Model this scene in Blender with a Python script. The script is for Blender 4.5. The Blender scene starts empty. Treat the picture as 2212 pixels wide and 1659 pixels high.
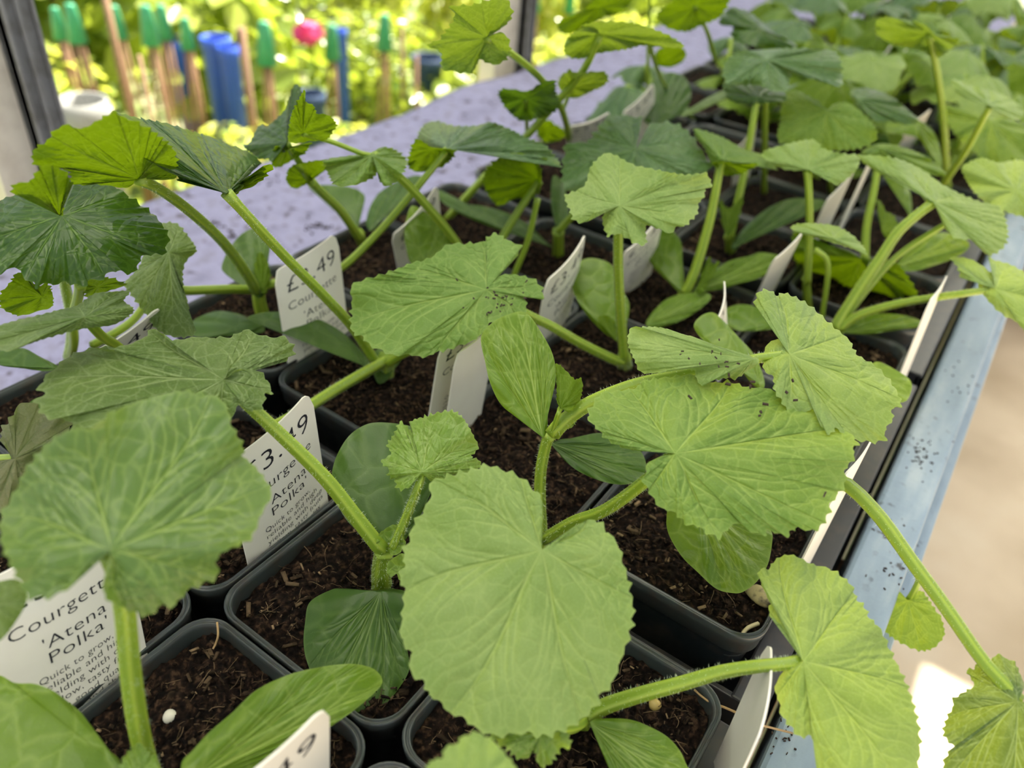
import bpy, math, random
import numpy as np
from mathutils import Vector, Matrix
random.seed(7)
RNG = np.random.default_rng(7)
S = 0.09          # one pot pitch in metres
Z0 = 0.885        # height of the pot rims above the floor
sc = bpy.context.scene

# ------------------------------------------------------------------ camera, sky, sun, exposure
RV = np.array([2.121665375162867, 0.7116115207496769, -0.24286463805885483])
CU = np.array([3.975745786930841, -1.0357857115651738, 2.804685642013819])   # pot units
FPX = 1694.35
def rotm(r):
    t = np.linalg.norm(r); k = r / t
    K = np.array([[0, -k[2], k[1]], [k[2], 0, -k[0]], [-k[1], k[0], 0]])
    return np.eye(3) + np.sin(t) * K + (1 - np.cos(t)) * K @ K
RM = rotm(RV)
def W(p):          # pot units -> metres
    p = np.asarray(p, float)
    return p * S + np.array([0, 0, Z0])
CW = W(CU)
cam = bpy.data.cameras.new('camera'); camo = bpy.data.objects.new('camera', cam)
sc.collection.objects.link(camo); sc.camera = camo
cam.sensor_width = 36; cam.lens = FPX / 2212 * 36; cam.clip_start = 0.01; cam.clip_end = 100
camo.matrix_world = Matrix(((RM[0][0], -RM[1][0], -RM[2][0], CW[0]), (RM[0][1], -RM[1][1], -RM[2][1], CW[1]),
                            (RM[0][2], -RM[1][2], -RM[2][2], CW[2]), (0, 0, 0, 1)))
cam.dof.use_dof = True; cam.dof.focus_distance = 0.295; cam.dof.aperture_fstop = 7.6; cam.dof.aperture_blades = 0

world = bpy.data.worlds.new('sky'); sc.world = world; world.use_nodes = True
wn = world.node_tree; bg = wn.nodes['Background']
bg.inputs[0].default_value = (0.93, 0.97, 1.0, 1); bg.inputs[1].default_value = 0.6
sun = bpy.data.lights.new('sun', 'SUN'); suno = bpy.data.objects.new('sun', sun); sc.collection.objects.link(suno)
sun.energy = 14.0; sun.angle = math.radians(0.6); sun.color = (1.0, 0.95, 0.84)
ROOF_U = 3.3
KEY_PANEL = (-4.0, 3.3, -16, 14)
SUN_DIR = Vector((-0.116, 0.58, 1.0)).normalized()      # towards the sun
suno.rotation_euler = SUN_DIR.to_track_quat('Z', 'Y').to_euler()
sc.view_settings.view_transform = 'Standard'; sc.view_settings.look = 'None'
sc.view_settings.gamma = 1; sc.view_settings.use_curve_mapping = False
sc.view_settings.exposure = 0.7
sc.cycles.max_bounces = 8; sc.cycles.transparent_max_bounces = 8
sc.cycles.use_denoising = True
sc.cycles.sample_clamp_indirect = 6

# ------------------------------------------------------------------ geometry helpers
def ray(px, py):
    return RM.T @ np.array([(px - 1106) / FPX, (py - 829.5) / FPX, 1.0])
def rays(q):
    q = np.asarray(q, float)
    d = np.stack([(q[..., 0] - 1106) / FPX, (q[..., 1] - 829.5) / FPX, np.ones(q.shape[:-1])], -1)
    return d @ RM
def pix(px, py, h):            # point of the scene seen at a pixel, at height h (pot units) over the rims
    d = ray(px, py); return CU + (h - CU[2]) / d[2] * d
def pixu(px, py, u):
    d = ray(px, py); return CU + (u - CU[0]) / d[0] * d
def norm(v):
    v = np.asarray(v, float); return v / np.linalg.norm(v)

def props(o, label=None, cat=None, group=None, kind=None):
    if label: o['label'] = label
    if cat: o['category'] = cat
    if group: o['group'] = group
    if kind: o['kind'] = kind
    return o
def link(name, data, parent=None, mats=None):
    o = bpy.data.objects.new(name, data); sc.collection.objects.link(o)
    if parent is not None: o.parent = parent; o.matrix_parent_inverse = Matrix.Translation(-parent.location) if PARENT_WORLD else Matrix()
    if mats:
        for m in (mats if isinstance(mats, (list, tuple)) else [mats]): data.materials.append(m)
    return o
PARENT_WORLD = True
def empty(name, loc, **k):
    o = bpy.data.objects.new(name, None); sc.collection.objects.link(o); o.location = Vector(loc)
    o.empty_display_size = .02
    return props(o, **k)
def mesh(name, verts, faces, smooth=True, attrs=None, uv=None, matidx=None):
    me = bpy.data.meshes.new(name)
    v = np.asarray(verts, np.float32)
    me.vertices.add(len(v)); me.vertices.foreach_set('co', v.ravel())
    if isinstance(faces, np.ndarray):
        nf, k = faces.shape; loops = faces.ravel(); starts = np.arange(nf) * k; tot = np.full(nf, k)
    else:
        tot = np.array([len(f) for f in faces]); starts = np.concatenate([[0], np.cumsum(tot)[:-1]])
        loops = np.array([i for f in faces for i in f]); nf = len(faces)
    me.loops.add(len(loops)); me.loops.foreach_set('vertex_index', loops.astype(np.int32))
    me.polygons.add(nf); me.polygons.foreach_set('loop_start', starts.astype(np.int32))
    me.polygons.foreach_set('loop_total', tot.astype(np.int32))
    if smooth is not None: me.polygons.foreach_set('use_smooth', np.full(nf, bool(smooth)))
    if matidx is not None: me.polygons.foreach_set('material_index', np.asarray(matidx, np.int32))
    me.update(calc_edges=True); me.validate()
    for k_, a in (attrs or {}).items():
        at = me.attributes.new(k_, 'FLOAT', 'POINT'); at.data.foreach_set('value', np.asarray(a, np.float32))
    if uv is not None:
        l = me.uv_layers.new(name='UVMap'); vi = np.zeros(len(me.loops), np.int32); me.loops.foreach_get('vertex_index', vi)
        l.data.foreach_set('uv', np.asarray(uv, np.float32)[vi].ravel())
    return me
class MB:                      # collects shapes into one mesh
    def __init__(s): s.v = []; s.f = []; s.n = 0
    def add(s, v, f):
        v = np.asarray(v, float); s.v.append(v); s.f += [tuple(int(i) + s.n for i in q) for q in f]; s.n += len(v); return s
    def box(s, a, b):
        x0, y0, z0 = a; x1, y1, z1 = b
        v = [(x0, y0, z0), (x1, y0, z0), (x1, y1, z0), (x0, y1, z0), (x0, y0, z1), (x1, y0, z1), (x1, y1, z1), (x0, y1, z1)]
        return s.add(v, [(0, 3, 2, 1), (4, 5, 6, 7), (0, 1, 5, 4), (1, 2, 6, 5), (2, 3, 7, 6), (3, 0, 4, 7)])
    def tube(s, pts, rad, n=8, cap=True):
        pts = np.asarray(pts, float); rad = np.broadcast_to(rad, len(pts)); v = []
        ref = np.array([.3, .2, .9])
        for i, p in enumerate(pts):
            t = norm(pts[min(i + 1, len(pts) - 1)] - pts[max(i - 1, 0)]); a = norm(np.cross(t, ref)); b = np.cross(t, a)
            for k in range(n):
                w = 2 * math.pi * k / n; v.append(p + rad[i] * (math.cos(w) * a + math.sin(w) * b))
        f = [(i * n + k, i * n + (k + 1) % n, (i + 1) * n + (k + 1) % n, (i + 1) * n + k) for i in range(len(pts) - 1) for k in range(n)]
        if cap: f += [tuple(range(n))[::-1], tuple((len(pts) - 1) * n + k for k in range(n))]
        return s.add(v, f)
    def build(s, name, mat, parent=None, smooth=False, bevel=0):
        me = mesh(name, np.concatenate(s.v), s.f, smooth)
        o = link(name, me, parent, mat)
        if bevel:
            m = o.modifiers.new('bevel', 'BEVEL'); m.width = bevel; m.segments = 2; m.limit_method = 'ANGLE'
        return o
def catmull(P, n, closed=True):
    P = np.asarray(P, float); m = len(P)
    if closed: idx = lambda i: P[i % m]; segs = m
    else: idx = lambda i: P[min(max(i, 0), m - 1)]; segs = m - 1
    k = 12; out = []
    for i in range(segs):
        p0, p1, p2, p3 = idx(i - 1), idx(i), idx(i + 1), idx(i + 2)
        for t in np.arange(k) / k:
            out.append(.5 * ((2 * p1) + (p2 - p0) * t + (2 * p0 - 5 * p1 + 4 * p2 - p3) * t * t + (3 * p1 - p0 - 3 * p2 + p3) * t ** 3) * 1.0
                       if True else p1)
    out.append(P[0] if closed else P[-1]); out = np.array(out)
    L = np.concatenate([[0], np.cumsum(np.linalg.norm(np.diff(out, axis=0), axis=1))])
    q = np.linspace(0, L[-1], n + 1)[:-1] if closed else np.linspace(0, L[-1], n)
    return np.stack([np.interp(q, L, out[:, j]) for j in range(P.shape[1])], 1), L[-1]
def noise2(x, y, seed=0):
    x = np.asarray(x, float); y = np.asarray(y, float)
    xi = np.floor(x).astype(int); yi = np.floor(y).astype(int); fx = x - xi; fy = y - yi
    fx = fx * fx * (3 - 2 * fx); fy = fy * fy * (3 - 2 * fy)
    def h(a, b):
        v = np.sin(a * 127.1 + b * 311.7 + seed * 74.7) * 43758.5453; return v - np.floor(v)
    return (h(xi, yi) * (1 - fx) + h(xi + 1, yi) * fx) * (1 - fy) + (h(xi, yi + 1) * (1 - fx) + h(xi + 1, yi + 1) * fx) * fy

# ------------------------------------------------------------------ materials
class NT:
    def __init__(s, name):
        s.m = bpy.data.materials.new(name); s.m.use_nodes = True; s.t = s.m.node_tree
        s.b = s.t.nodes['Principled BSDF']; s.out = s.t.nodes['Material Output']
    def n(s, kind, **kw):
        nd = s.t.nodes.new(kind)
        for k, v in kw.items():
            if k in nd.inputs: nd.inputs[k].default_value = v
            else: setattr(nd, k, v)
        return nd
    def l(s, a, b): s.t.links.new(a, b)
    def ramp(s, fac, stops):
        r = s.n('ShaderNodeValToRGB'); e = r.color_ramp.elements
        while len(e) < len(stops): e.new(.5)
        for x, (p, c) in zip(e, stops): x.position = p; x.color = (*c, 1) if len(c) == 3 else c
        s.l(fac, r.inputs[0]); return r.outputs[0]
    def mix(s, fac, a, b, mode='MIX'):
        r = s.n('ShaderNodeMix', data_type='RGBA', blend_type=mode)
        for v, i in ((fac, 0), (a, 6), (b, 7)):
            if hasattr(v, 'links'): s.l(v, r.inputs[i])
            else: r.inputs[i].default_value = v if i == 0 else (*v, 1)
        return r.outputs[2]
    def math(s, op, a, b=0.0):
        r = s.n('ShaderNodeMath', operation=op)
        for v, i in ((a, 0), (b, 1)):
            if hasattr(v, 'links'): s.l(v, r.inputs[i])
            else: r.inputs[i].default_value = v
        return r.outputs[0]
    def bump(s, h, strength, dist):
        b = s.n('ShaderNodeBump'); b.inputs['Strength'].default_value = strength; b.inputs['Distance'].default_value = dist
        s.l(h, b.inputs['Height']); return b.outputs[0]
def plain(name, col, rough=.6, metal=0.0, spec=.5):
    t = NT(name); t.b.inputs['Base Color'].default_value = (*col, 1); t.b.inputs['Roughness'].default_value = rough
    t.b.inputs['Metallic'].default_value = metal; t.b.inputs['Specular IOR Level'].default_value = spec
    return t.m
def leaf_mat(name, base, base2, vein, trans, rough=.5, tw=.42, spec=.4, cells=150, bs=.35, sheen=.10, veinmix=.85, fleck=.3):
    t = NT(name); uv = t.n('ShaderNodeUVMap').outputs[0]
    vo = t.n('ShaderNodeTexVoronoi', feature='DISTANCE_TO_EDGE'); vo.inputs['Scale'].default_value = cells; t.l(uv, vo.inputs[0])
    nz = t.n('ShaderNodeTexNoise'); nz.inputs['Scale'].default_value = 90; nz.inputs['Detail'].default_value = 3
    # wobble the cell net so that it is not straight
    wob = t.n('ShaderNodeVectorMath', operation='SCALE'); t.l(nz.outputs['Color'], wob.inputs[0]); wob.inputs[3].default_value = .006
    ad = t.n('ShaderNodeVectorMath', operation='ADD'); t.l(uv, ad.inputs[0]); t.l(wob.outputs[0], ad.inputs[1]); t.l(uv, nz.inputs['Vector'])
    t.l(ad.outputs[0], vo.inputs[0])
    net = t.ramp(vo.outputs[0], [(0.0, (1, 1, 1)), (.075, (0, 0, 0))])
    n2 = t.n('ShaderNodeTexNoise'); n2.inputs['Scale'].default_value = 28; n2.inputs['Detail'].default_value = 4; t.l(uv, n2.inputs['Vector'])
    at = t.n('ShaderNodeAttribute', attribute_name='vein')
    v = at.outputs['Fac']
    fac = t.math('MAXIMUM', v, t.math('MULTIPLY', net, .33))
    body = t.mix(t.ramp(n2.outputs[0], [(.35, (0, 0, 0)), (.65, (1, 1, 1))]), base, base2)
    n3 = t.n('ShaderNodeTexNoise'); n3.inputs['Scale'].default_value = 1400; t.l(uv, n3.inputs['Vector'])
    body = t.mix(t.math('MULTIPLY', t.ramp(n3.outputs[0], [(.5, (0, 0, 0)), (.75, (1, 1, 1))]), fleck), body, tuple(min(1, c * 1.7 + .03) for c in base2))
    col = t.mix(t.math('MULTIPLY', fac, veinmix), body, vein)
    t.l(col, t.b.inputs['Base Color'])
    t.b.inputs['Roughness'].default_value = rough; t.b.inputs['Specular IOR Level'].default_value = spec
    t.b.inputs['Sheen Weight'].default_value = sheen; t.b.inputs['Sheen Roughness'].default_value = .45
    hb = t.math('ADD', t.math('MULTIPLY', vo.outputs[0], 2.2), t.math('MULTIPLY', n3.outputs[0], .12))
    nb = t.bump(hb, bs, .0012); t.l(nb, t.b.inputs['Normal'])
    tr = t.n('ShaderNodeBsdfTranslucent'); t.l(t.mix(t.math('MULTIPLY', fac, .55), trans, tuple(min(1, c * 1.25) for c in trans)), tr.inputs[0]); t.l(nb, tr.inputs[1])
    mx = t.n('ShaderNodeMixShader'); mx.inputs[0].default_value = tw
    t.l(t.b.outputs[0], mx.inputs[1]); t.l(tr.outputs[0], mx.inputs[2]); t.l(mx.outputs[0], t.out.inputs[0])
    return t.m
M = {}
TR = (.32, .44, .015)
M['leaf'] = leaf_mat('courgette_leaf', (.098, .200, .024), (.150, .262, .046), (.40, .52, .13), TR, spec=.25)
M['mid'] = leaf_mat('courgette_leaf_mid', (.130, .245, .042), (.195, .320, .075), (.42, .55, .16), TR, tw=.38, spec=.25)
M['pale'] = leaf_mat('courgette_leaf_pale', (.205, .325, .080), (.285, .40, .125), (.46, .58, .19), TR, tw=.38, spec=.25)  # pale leaf green; top light on the right-hand leaves is put into it
M['grey'] = leaf_mat('courgette_leaf_grey', (.066, .125, .020), (.12, .185, .05), (.36, .45, .20), TR, tw=.30, spec=.32, fleck=.6)
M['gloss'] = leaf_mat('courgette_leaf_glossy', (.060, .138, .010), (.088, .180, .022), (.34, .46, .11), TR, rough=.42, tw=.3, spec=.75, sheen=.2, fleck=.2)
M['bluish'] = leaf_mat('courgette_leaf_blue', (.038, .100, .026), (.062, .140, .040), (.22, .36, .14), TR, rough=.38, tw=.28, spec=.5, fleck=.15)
M['dark'] = leaf_mat('courgette_leaf_dark', (.016, .052, .006), (.028, .078, .010), (.16, .28, .035), (.18, .34, .01), rough=.3, tw=.28, spec=.45, sheen=.0, veinmix=.6, fleck=.08)  # dark glossy green; the shade of left-hand leaf tops is put into it
M['glow'] = leaf_mat('courgette_leaf_fresh_backlit', (.11, .20, .008), (.14, .24, .012), (.36, .48, .08), (.20, .31, .002), tw=.55, sheen=.0, spec=.2)  # fresh green with the backlit glow of leaf undersides put into the colour
M['young'] = leaf_mat('courgette_leaf_young', (.14, .26, .03), (.21, .35, .05), (.50, .62, .20), (.42, .55, .05), tw=.4, rough=.36, spec=.5, cells=210, bs=.6)
M['old'] = leaf_mat('courgette_leaf_old', (.13, .15, .06), (.19, .19, .085), (.08, .13, .04), (.28, .36, .06), tw=.3, bs=.5)
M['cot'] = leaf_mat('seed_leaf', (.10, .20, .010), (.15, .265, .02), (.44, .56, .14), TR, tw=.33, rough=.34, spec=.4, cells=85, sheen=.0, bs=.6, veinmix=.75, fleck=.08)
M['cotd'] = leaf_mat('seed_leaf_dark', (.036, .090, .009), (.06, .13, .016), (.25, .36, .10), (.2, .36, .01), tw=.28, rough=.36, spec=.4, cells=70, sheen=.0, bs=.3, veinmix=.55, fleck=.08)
def stem_mat(name, a, b):
    t = NT(name); at = t.n('ShaderNodeAttribute', attribute_name='rib')
    nz = t.n('ShaderNodeTexNoise'); nz.inputs['Scale'].default_value = 300; t.l(t.n('ShaderNodeTexCoord').outputs['Object'], nz.inputs['Vector'])
    c = t.mix(at.outputs['Fac'], a, b); c = t.mix(t.math('MULTIPLY', nz.outputs[0], .12), c, (.45, .6, .2)); t.l(c, t.b.inputs['Base Color'])
    t.b.inputs['Roughness'].default_value = .42; t.b.inputs['Subsurface Weight'].default_value = .25
    t.b.inputs['Subsurface Radius'].default_value = (.5, 1, .15); t.b.inputs['Subsurface Scale'].default_value = .003
    return t.m
M['stem'] = stem_mat('courgette_stem', (.165, .27, .006), (.33, .43, .035))
M['crumb'] = plain('compost_crumb', (.035, .018, .01), .8)
M['hair'] = plain('stem_hair', (.75, .85, .6), .5)
def soil_mat():
    t = NT('potting_compost'); at = t.n('ShaderNodeAttribute', attribute_name='tone'); co = t.n('ShaderNodeTexCoord').outputs['Object']
    nz = t.n('ShaderNodeTexNoise'); nz.inputs['Scale'].default_value = 420; nz.inputs['Detail'].default_value = 9; t.l(co, nz.inputs['Vector'])
    c = t.ramp(nz.outputs[0], [(.38, (.0025, .0015, .001)), (.54, (.013, .007, .0045)), (.72, (.075, .043, .025))])
    c = t.mix(at.outputs['Fac'], c, (.34, .23, .13)); t.l(c, t.b.inputs['Base Color']); t.b.inputs['Roughness'].default_value = .85
    t.b.inputs['Specular IOR Level'].default_value = .12
    t.l(t.bump(nz.outputs[0], .9, .0012), t.b.inputs['Normal']); return t.m
M['soil'] = soil_mat()
def plastic(name, a, b, rough, scale=120):
    t = NT(name); co = t.n('ShaderNodeTexCoord').outputs['Object']
    nz = t.n('ShaderNodeTexNoise'); nz.inputs['Scale'].default_value = scale; nz.inputs['Detail'].default_value = 5; t.l(co, nz.inputs['Vector'])
    f = t.ramp(nz.outputs[0], [(.45, (0, 0, 0)), (.7, (1, 1, 1))]); t.l(t.mix(f, a, b), t.b.inputs['Base Color'])
    t.b.inputs['Roughness'].default_value = rough; return t.m
M['pot'] = plastic('pot_plastic', (.012, .016, .018), (.035, .03, .026), .33)
M['rim'] = plastic('pot_rim_plastic', (.048, .058, .056), (.055, .046, .038), .28)
M['tray'] = plastic('tray_plastic', (.03, .029, .030), (.05, .04, .033), .33)
M['label'] = plastic('label_plastic', (.88, .84, .74), (.83, .78, .68), .35, 40)
M['ink'] = plain('label_ink', (.012, .012, .02), .6)
def board_mat():
    t = NT('weathered_blue_paint'); co = t.n('ShaderNodeTexCoord').outputs['Object']
    mp = t.n('ShaderNodeMapping'); mp.inputs['Scale'].default_value = (14, 3, 14); t.l(co, mp.inputs[0])
    n1 = t.n('ShaderNodeTexNoise'); n1.inputs['Scale'].default_value = 6; n1.inputs['Detail'].default_value = 8; t.l(mp.outputs[0], n1.inputs['Vector'])
    c = t.ramp(n1.outputs[0], [(.35, (.22, .295, .37)), (.5, (.26, .34, .42)), (.68, (.37, .44, .49))])
    n2 = t.n('ShaderNodeTexNoise'); n2.inputs['Scale'].default_value = 130; n2.inputs['Detail'].default_value = 4; t.l(co, n2.inputs['Vector'])
    n3 = t.n('ShaderNodeTexNoise'); n3.inputs['Scale'].default_value = 22; n3.inputs['Detail'].default_value = 3; t.l(co, n3.inputs['Vector'])
    f = t.math('MULTIPLY', t.ramp(n2.outputs[0], [(.60, (0, 0, 0)), (.68, (1, 1, 1))]), t.ramp(n3.outputs[0], [(.5, (0, 0, 0)), (.62, (1, 1, 1))]))
    t.l(t.mix(t.math('MULTIPLY', f, .85), c, (.04, .035, .03)), t.b.inputs['Base Color']); t.b.inputs['Roughness'].default_value = .5
    t.l(t.bump(n2.outputs[0], .4, .001), t.b.inputs['Normal']); return t.m
M['board'] = board_mat()
def felt_mat():
    t = NT('capillary_matting'); co = t.n('ShaderNodeTexCoord').outputs['Object']
    n1 = t.n('ShaderNodeTexNoise'); n1.inputs['Scale'].default_value = 40; n1.inputs['Detail'].default_value = 5; t.l(co, n1.inputs['Vector'])
    n2 = t.n('ShaderNodeTexNoise'); n2.inputs['Scale'].default_value = 600; n2.inputs['Detail'].default_value = 3; t.l(co, n2.inputs['Vector'])
    c = t.ramp(n1.outputs[0], [(.3, (.21, .205, .31)), (.55, (.30, .295, .45)), (.75, (.20, .19, .25))])
    c = t.mix(t.math('MULTIPLY', t.ramp(n2.outputs[0], [(.55, (0, 0, 0)), (.7, (1, 1, 1))]), .3), c, (.44, .43, .60))
    n3 = t.n('ShaderNodeTexNoise'); n3.inputs['Scale'].default_value = 75; n3.inputs['Detail'].default_value = 2; t.l(co, n3.inputs['Vector'])
    t.l(t.mix(t.math('MULTIPLY', t.ramp(n3.outputs[0], [(.60, (0, 0, 0)), (.68, (1, 1, 1))]), .7), c, (.07, .05, .045)), t.b.inputs['Base Color'])
    t.b.inputs['Roughness'].default_value = .95; t.l(t.bump(n2.outputs[0], .5, .0008), t.b.inputs['Normal']); return t.m
M['felt'] = felt_mat()
def floor_mat():
    t = NT('concrete_path'); co = t.n('ShaderNodeTexCoord').outputs['Object']
    n1 = t.n('ShaderNodeTexNoise'); n1.inputs['Scale'].default_value = 3; n1.inputs['Detail'].default_value = 8; t.l(co, n1.inputs['Vector'])
    c = t.ramp(n1.outputs[0], [(.3, (.50, .39, .26)), (.55, (.70, .57, .41)), (.75, (.80, .70, .54))])
    t.l(c, t.b.inputs['Base Color']); t.b.inputs['Roughness'].default_value = .8
    t.l(t.bump(n1.outputs[0], .3, .004), t.b.inputs['Normal']); return t.m
M['floor'] = floor_mat()
def garden_mat():
    t = NT('garden_soil'); co = t.n('ShaderNodeTexCoord').outputs['Object']
    n1 = t.n('ShaderNodeTexNoise'); n1.inputs['Scale'].default_value = 9; n1.inputs['Detail'].default_value = 6; t.l(co, n1.inputs['Vector'])
    t.l(t.ramp(n1.outputs[0], [(.35, (.05, .07, .02)), (.5, (.16, .22, .05)), (.7, (.5, .42, .3))]), t.b.inputs['Base Color']); return t.m
M['ground'] = garden_mat()
def bush_mat(name, a, b, tr):
    t = NT(name); oi = t.n('ShaderNodeAttribute', attribute_name='tone')
    t.l(t.mix(oi.outputs['Fac'], a, b), t.b.inputs['Base Color']); t.b.inputs['Roughness'].default_value = .27
    x = t.n('ShaderNodeBsdfTranslucent'); x.inputs[0].default_value = (*tr, 1)
    mx = t.n('ShaderNodeMixShader'); mx.inputs[0].default_value = .45
    t.l(t.b.outputs[0], mx.inputs[1]); t.l(x.outputs[0], mx.inputs[2]); t.l(mx.outputs[0], t.out.inputs[0]); return t.m
M['bush'] = bush_mat('shrub_leaf', (.16, .28, .03), (.80, .80, .28), (.85, .85, .12))  # pale end of the tone paints sun highlights onto some leaves
M['bush2'] = bush_mat('shrub_leaf_deep', (.06, .12, .02), (.45, .5, .09), (.5, .6, .05))
M['darkwood'] = plain('shade_dark_wood', (.012, .010, .009), .8)  # bench wood painted near black so the gap beside the board looks shaded
M['wood'] = plain('bare_wood', (.26, .15, .09), .8)
M['cane'] = plain('bamboo_cane', (.30, .17, .09), .6)
M['cap'] = plain('green_cane_cap', (.05, .34, .17), .3)
M['metal'] = plastic('galvanised_metal', (.24, .235, .225), (.15, .14, .12), .5, 60)
M['cream'] = plastic('cream_paint', (.80, .72, .56), (.66, .58, .44), .6, 60)
M['blue'] = plain('blue_plastic', (.03, .10, .55), .4)
M['pink'] = plain('pink_petal', (.75, .05, .20), .6)
M['white'] = plain('white_plastic', (.30, .30, .28), .5)
M['bead'] = plain('slow_release_bead', (.52, .38, .12), .3)
M['chip'] = plain('perlite_bit', (.7, .66, .55), .7)
M['navy'] = plain('dark_blue_plastic', (.02, .05, .12), .5)
def roof_mat():
    t = NT('white_polycarbonate'); t.b.inputs['Base Color'].default_value = (.8, .8, .8, 1)
    x = t.n('ShaderNodeBsdfTranslucent'); x.inputs[0].default_value = (.95, .95, .93, 1)
    mx = t.n('ShaderNodeMixShader'); mx.inputs[0].default_value = .9
    t.l(t.b.outputs[0], mx.inputs[1]); t.l(x.outputs[0], mx.inputs[2]); t.l(mx.outputs[0], t.out.inputs[0]); return t.m
M['roof'] = roof_mat()
M['roofboard'] = plain('painted_roof_board', (.55, .54, .50), .7)

# ------------------------------------------------------------------ the setting
def wbox(a, b): return MB().box(W(a), W(b))
floor = wbox((4.0, -30, -9.95), (60, 60, -9.83)).build('floor', M['floor']); props(floor, 'pale tan concrete path beside the bench', 'floor', kind='structure')
gr = wbox((-120, -60, -10.2), (4.0, 120, -9.86)).build('garden_ground', M['ground']); props(gr, 'open ground of the plant yard beyond the bench', 'ground', kind='structure')
# unseen roof added to shade the bench; its gap lets sun onto the path
LU0, LU1, LV0, LV1 = KEY_PANEL
rf = MB()
for (x0, y0, x1, y1) in ((-7, -18, LU0, 50), (LU0, -18, LU1, LV0), (LU0, LV1, LU1, 50), (20, 26.6, 45, 50)): rf.box(W((x0, y0, 17)), W((x1, y1, 17.2)))
props(rf.build('shading_roof', M['roofboard']), 'unseen boarded roof added to shade the bench, open around a rooflight', 'roof', kind='structure')
props(wbox((LU0, LV0, 17.02), (LU1, LV1, 17.12)).build('added_rooflight_1', M['roof']), 'unseen translucent rooflight added as soft key light over the bench', 'rooflight', kind='structure')  # unseen bright panel, added as a soft key light for the leaves

props(wbox((LU1, 26.6, 17.02), (20, 50, 17.12)).build('added_rooflight_2', M['roof']), 'unseen translucent rooflight added to brighten the path and edge board', 'rooflight', kind='structure')  # second added panel, brightens path, edge board and right-hand leaves
# bench: slatted top, legs, blue edge board
bench = empty('bench', W((0.5, 6, -9.83)), label='long nursery bench with a weathered pale blue edge board', cat='bench')
wbox((-3.05, -6, -1.25), (4.09, 26, -1.02)).build('bench_top', M['darkwood'], bench)
for u in (-2.6, 3.8):
    for v in (-4, 3, 10, 17, 24):
        wbox((u - .35, v - .35, -9.83), (u + .35, v + .35, -1.25)).build('leg', M['wood'], bench)
eb = wbox((4.11, -6, -1.6), (4.38, 26, -.34)).build('edge_board', M['board'], bench, bevel=.0025)
wbox((4.38, -6, -1.6), (4.47, 26, -.62)).build('edge_strip', M['board'], bench, bevel=.002)
# capillary matting: a long sheet with soft waves
nu, nv = 60, 260
uu = np.linspace(-3.08, 4.0, nu); vv = np.linspace(-5.5, 25.5, nv); U, V = np.meshgrid(uu, vv, indexing='ij')
def felt_h(U, V):
    e = np.exp(-((U + 3.05) / .9) ** 2)
    k = np.clip((-.15 - U) * 4, 0, 1)
    return -.995 + k * .07 * noise2(U * 1.1, V * .8, 3) + e * (.10 * np.exp(-((V - 8.2) / 1.2) ** 2) + .06 * noise2(U * 2, V * 1.4, 5)) + k * .012 * noise2(U * 6, V * 6, 8)
E_ = .06 * (noise2(V * .9, V * 0, 2) - .5) * (U < -3)
P = W(np.stack([U + E_, V, felt_h(U, V)], -1)).reshape(-1, 3)
P2 = P - [0, 0, .0016]
idx = np.arange(nu * nv).reshape(nu, nv); q = np.stack([idx[:-1, :-1], idx[1:, :-1], idx[1:, 1:], idx[:-1, 1:]], -1).reshape(-1, 4)
rimq = []
for a, b in ((idx[0, :-1], idx[0, 1:]), (idx[-1, 1:], idx[-1, :-1]), (idx[1:, 0], idx[:-1, 0]), (idx[:-1, -1], idx[1:, -1])):
    rimq.append(np.stack([a, b, b + nu * nv, a + nu * nv], -1))
me = mesh('felt', np.concatenate([P, P2]), np.concatenate([q, q[:, ::-1] + nu * nv] + rimq))
props(link('capillary_matting', me, None, M['felt']), 'lilac grey felt matting spread over the bench, specked with soil', 'matting')
# dark plastic lip showing under the far edge of the matting
props(wbox((-3.2, -6, -1.2), (-3.06, 26, -1.02)).build('bench_back_rail', M['tray']), 'dark rail along the back edge of the bench', 'rail')

# greenhouse posts
def post(name, base, label, w1, w2, dz=26):
    t = empty(name, W((base[0], base[1], -9.83)), label=label, cat='post')
    u, v = base
    m = MB()
    m.box(W((u, v, -9.83)), W((u + .10, v + w1, dz)))            # channel: web and two flanges
    m.box(W((u - .3, v + w1 * .40, -9.83)), W((u + .16, v + w1 * .5, dz)))
    m.box(W((u - .3, v, -9.83)), W((u + .14, v + w1 * .10, dz))); m.box(W((u - .3, v + w1 * .9, -9.83)), W((u + .14, v + w1, dz)))
    m.build('metal_channel', M['metal'], t)
    wbox((u - .32, v - w2, -9.83), (u - .02, v - .02, dz)).build('cream_batten', M['cream'], t)
    return t
P1a = pixu(70, 300, -3.35); P1b = pixu(136, 300, -3.35)
post('roof_post', (-3.35, P1a[1]), 'grey metal roof post with a cream batten at the left of the view', P1b[1] - P1a[1], .36)
P2a = pixu(1120, 100, -3.35); P2b = pixu(1138, 100, -3.35)
post('roof_post', (-3.35, P2a[1]), 'distant grey and cream roof post behind the tall courgette leaf', P2b[1] - P2a[1], .62)

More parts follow.
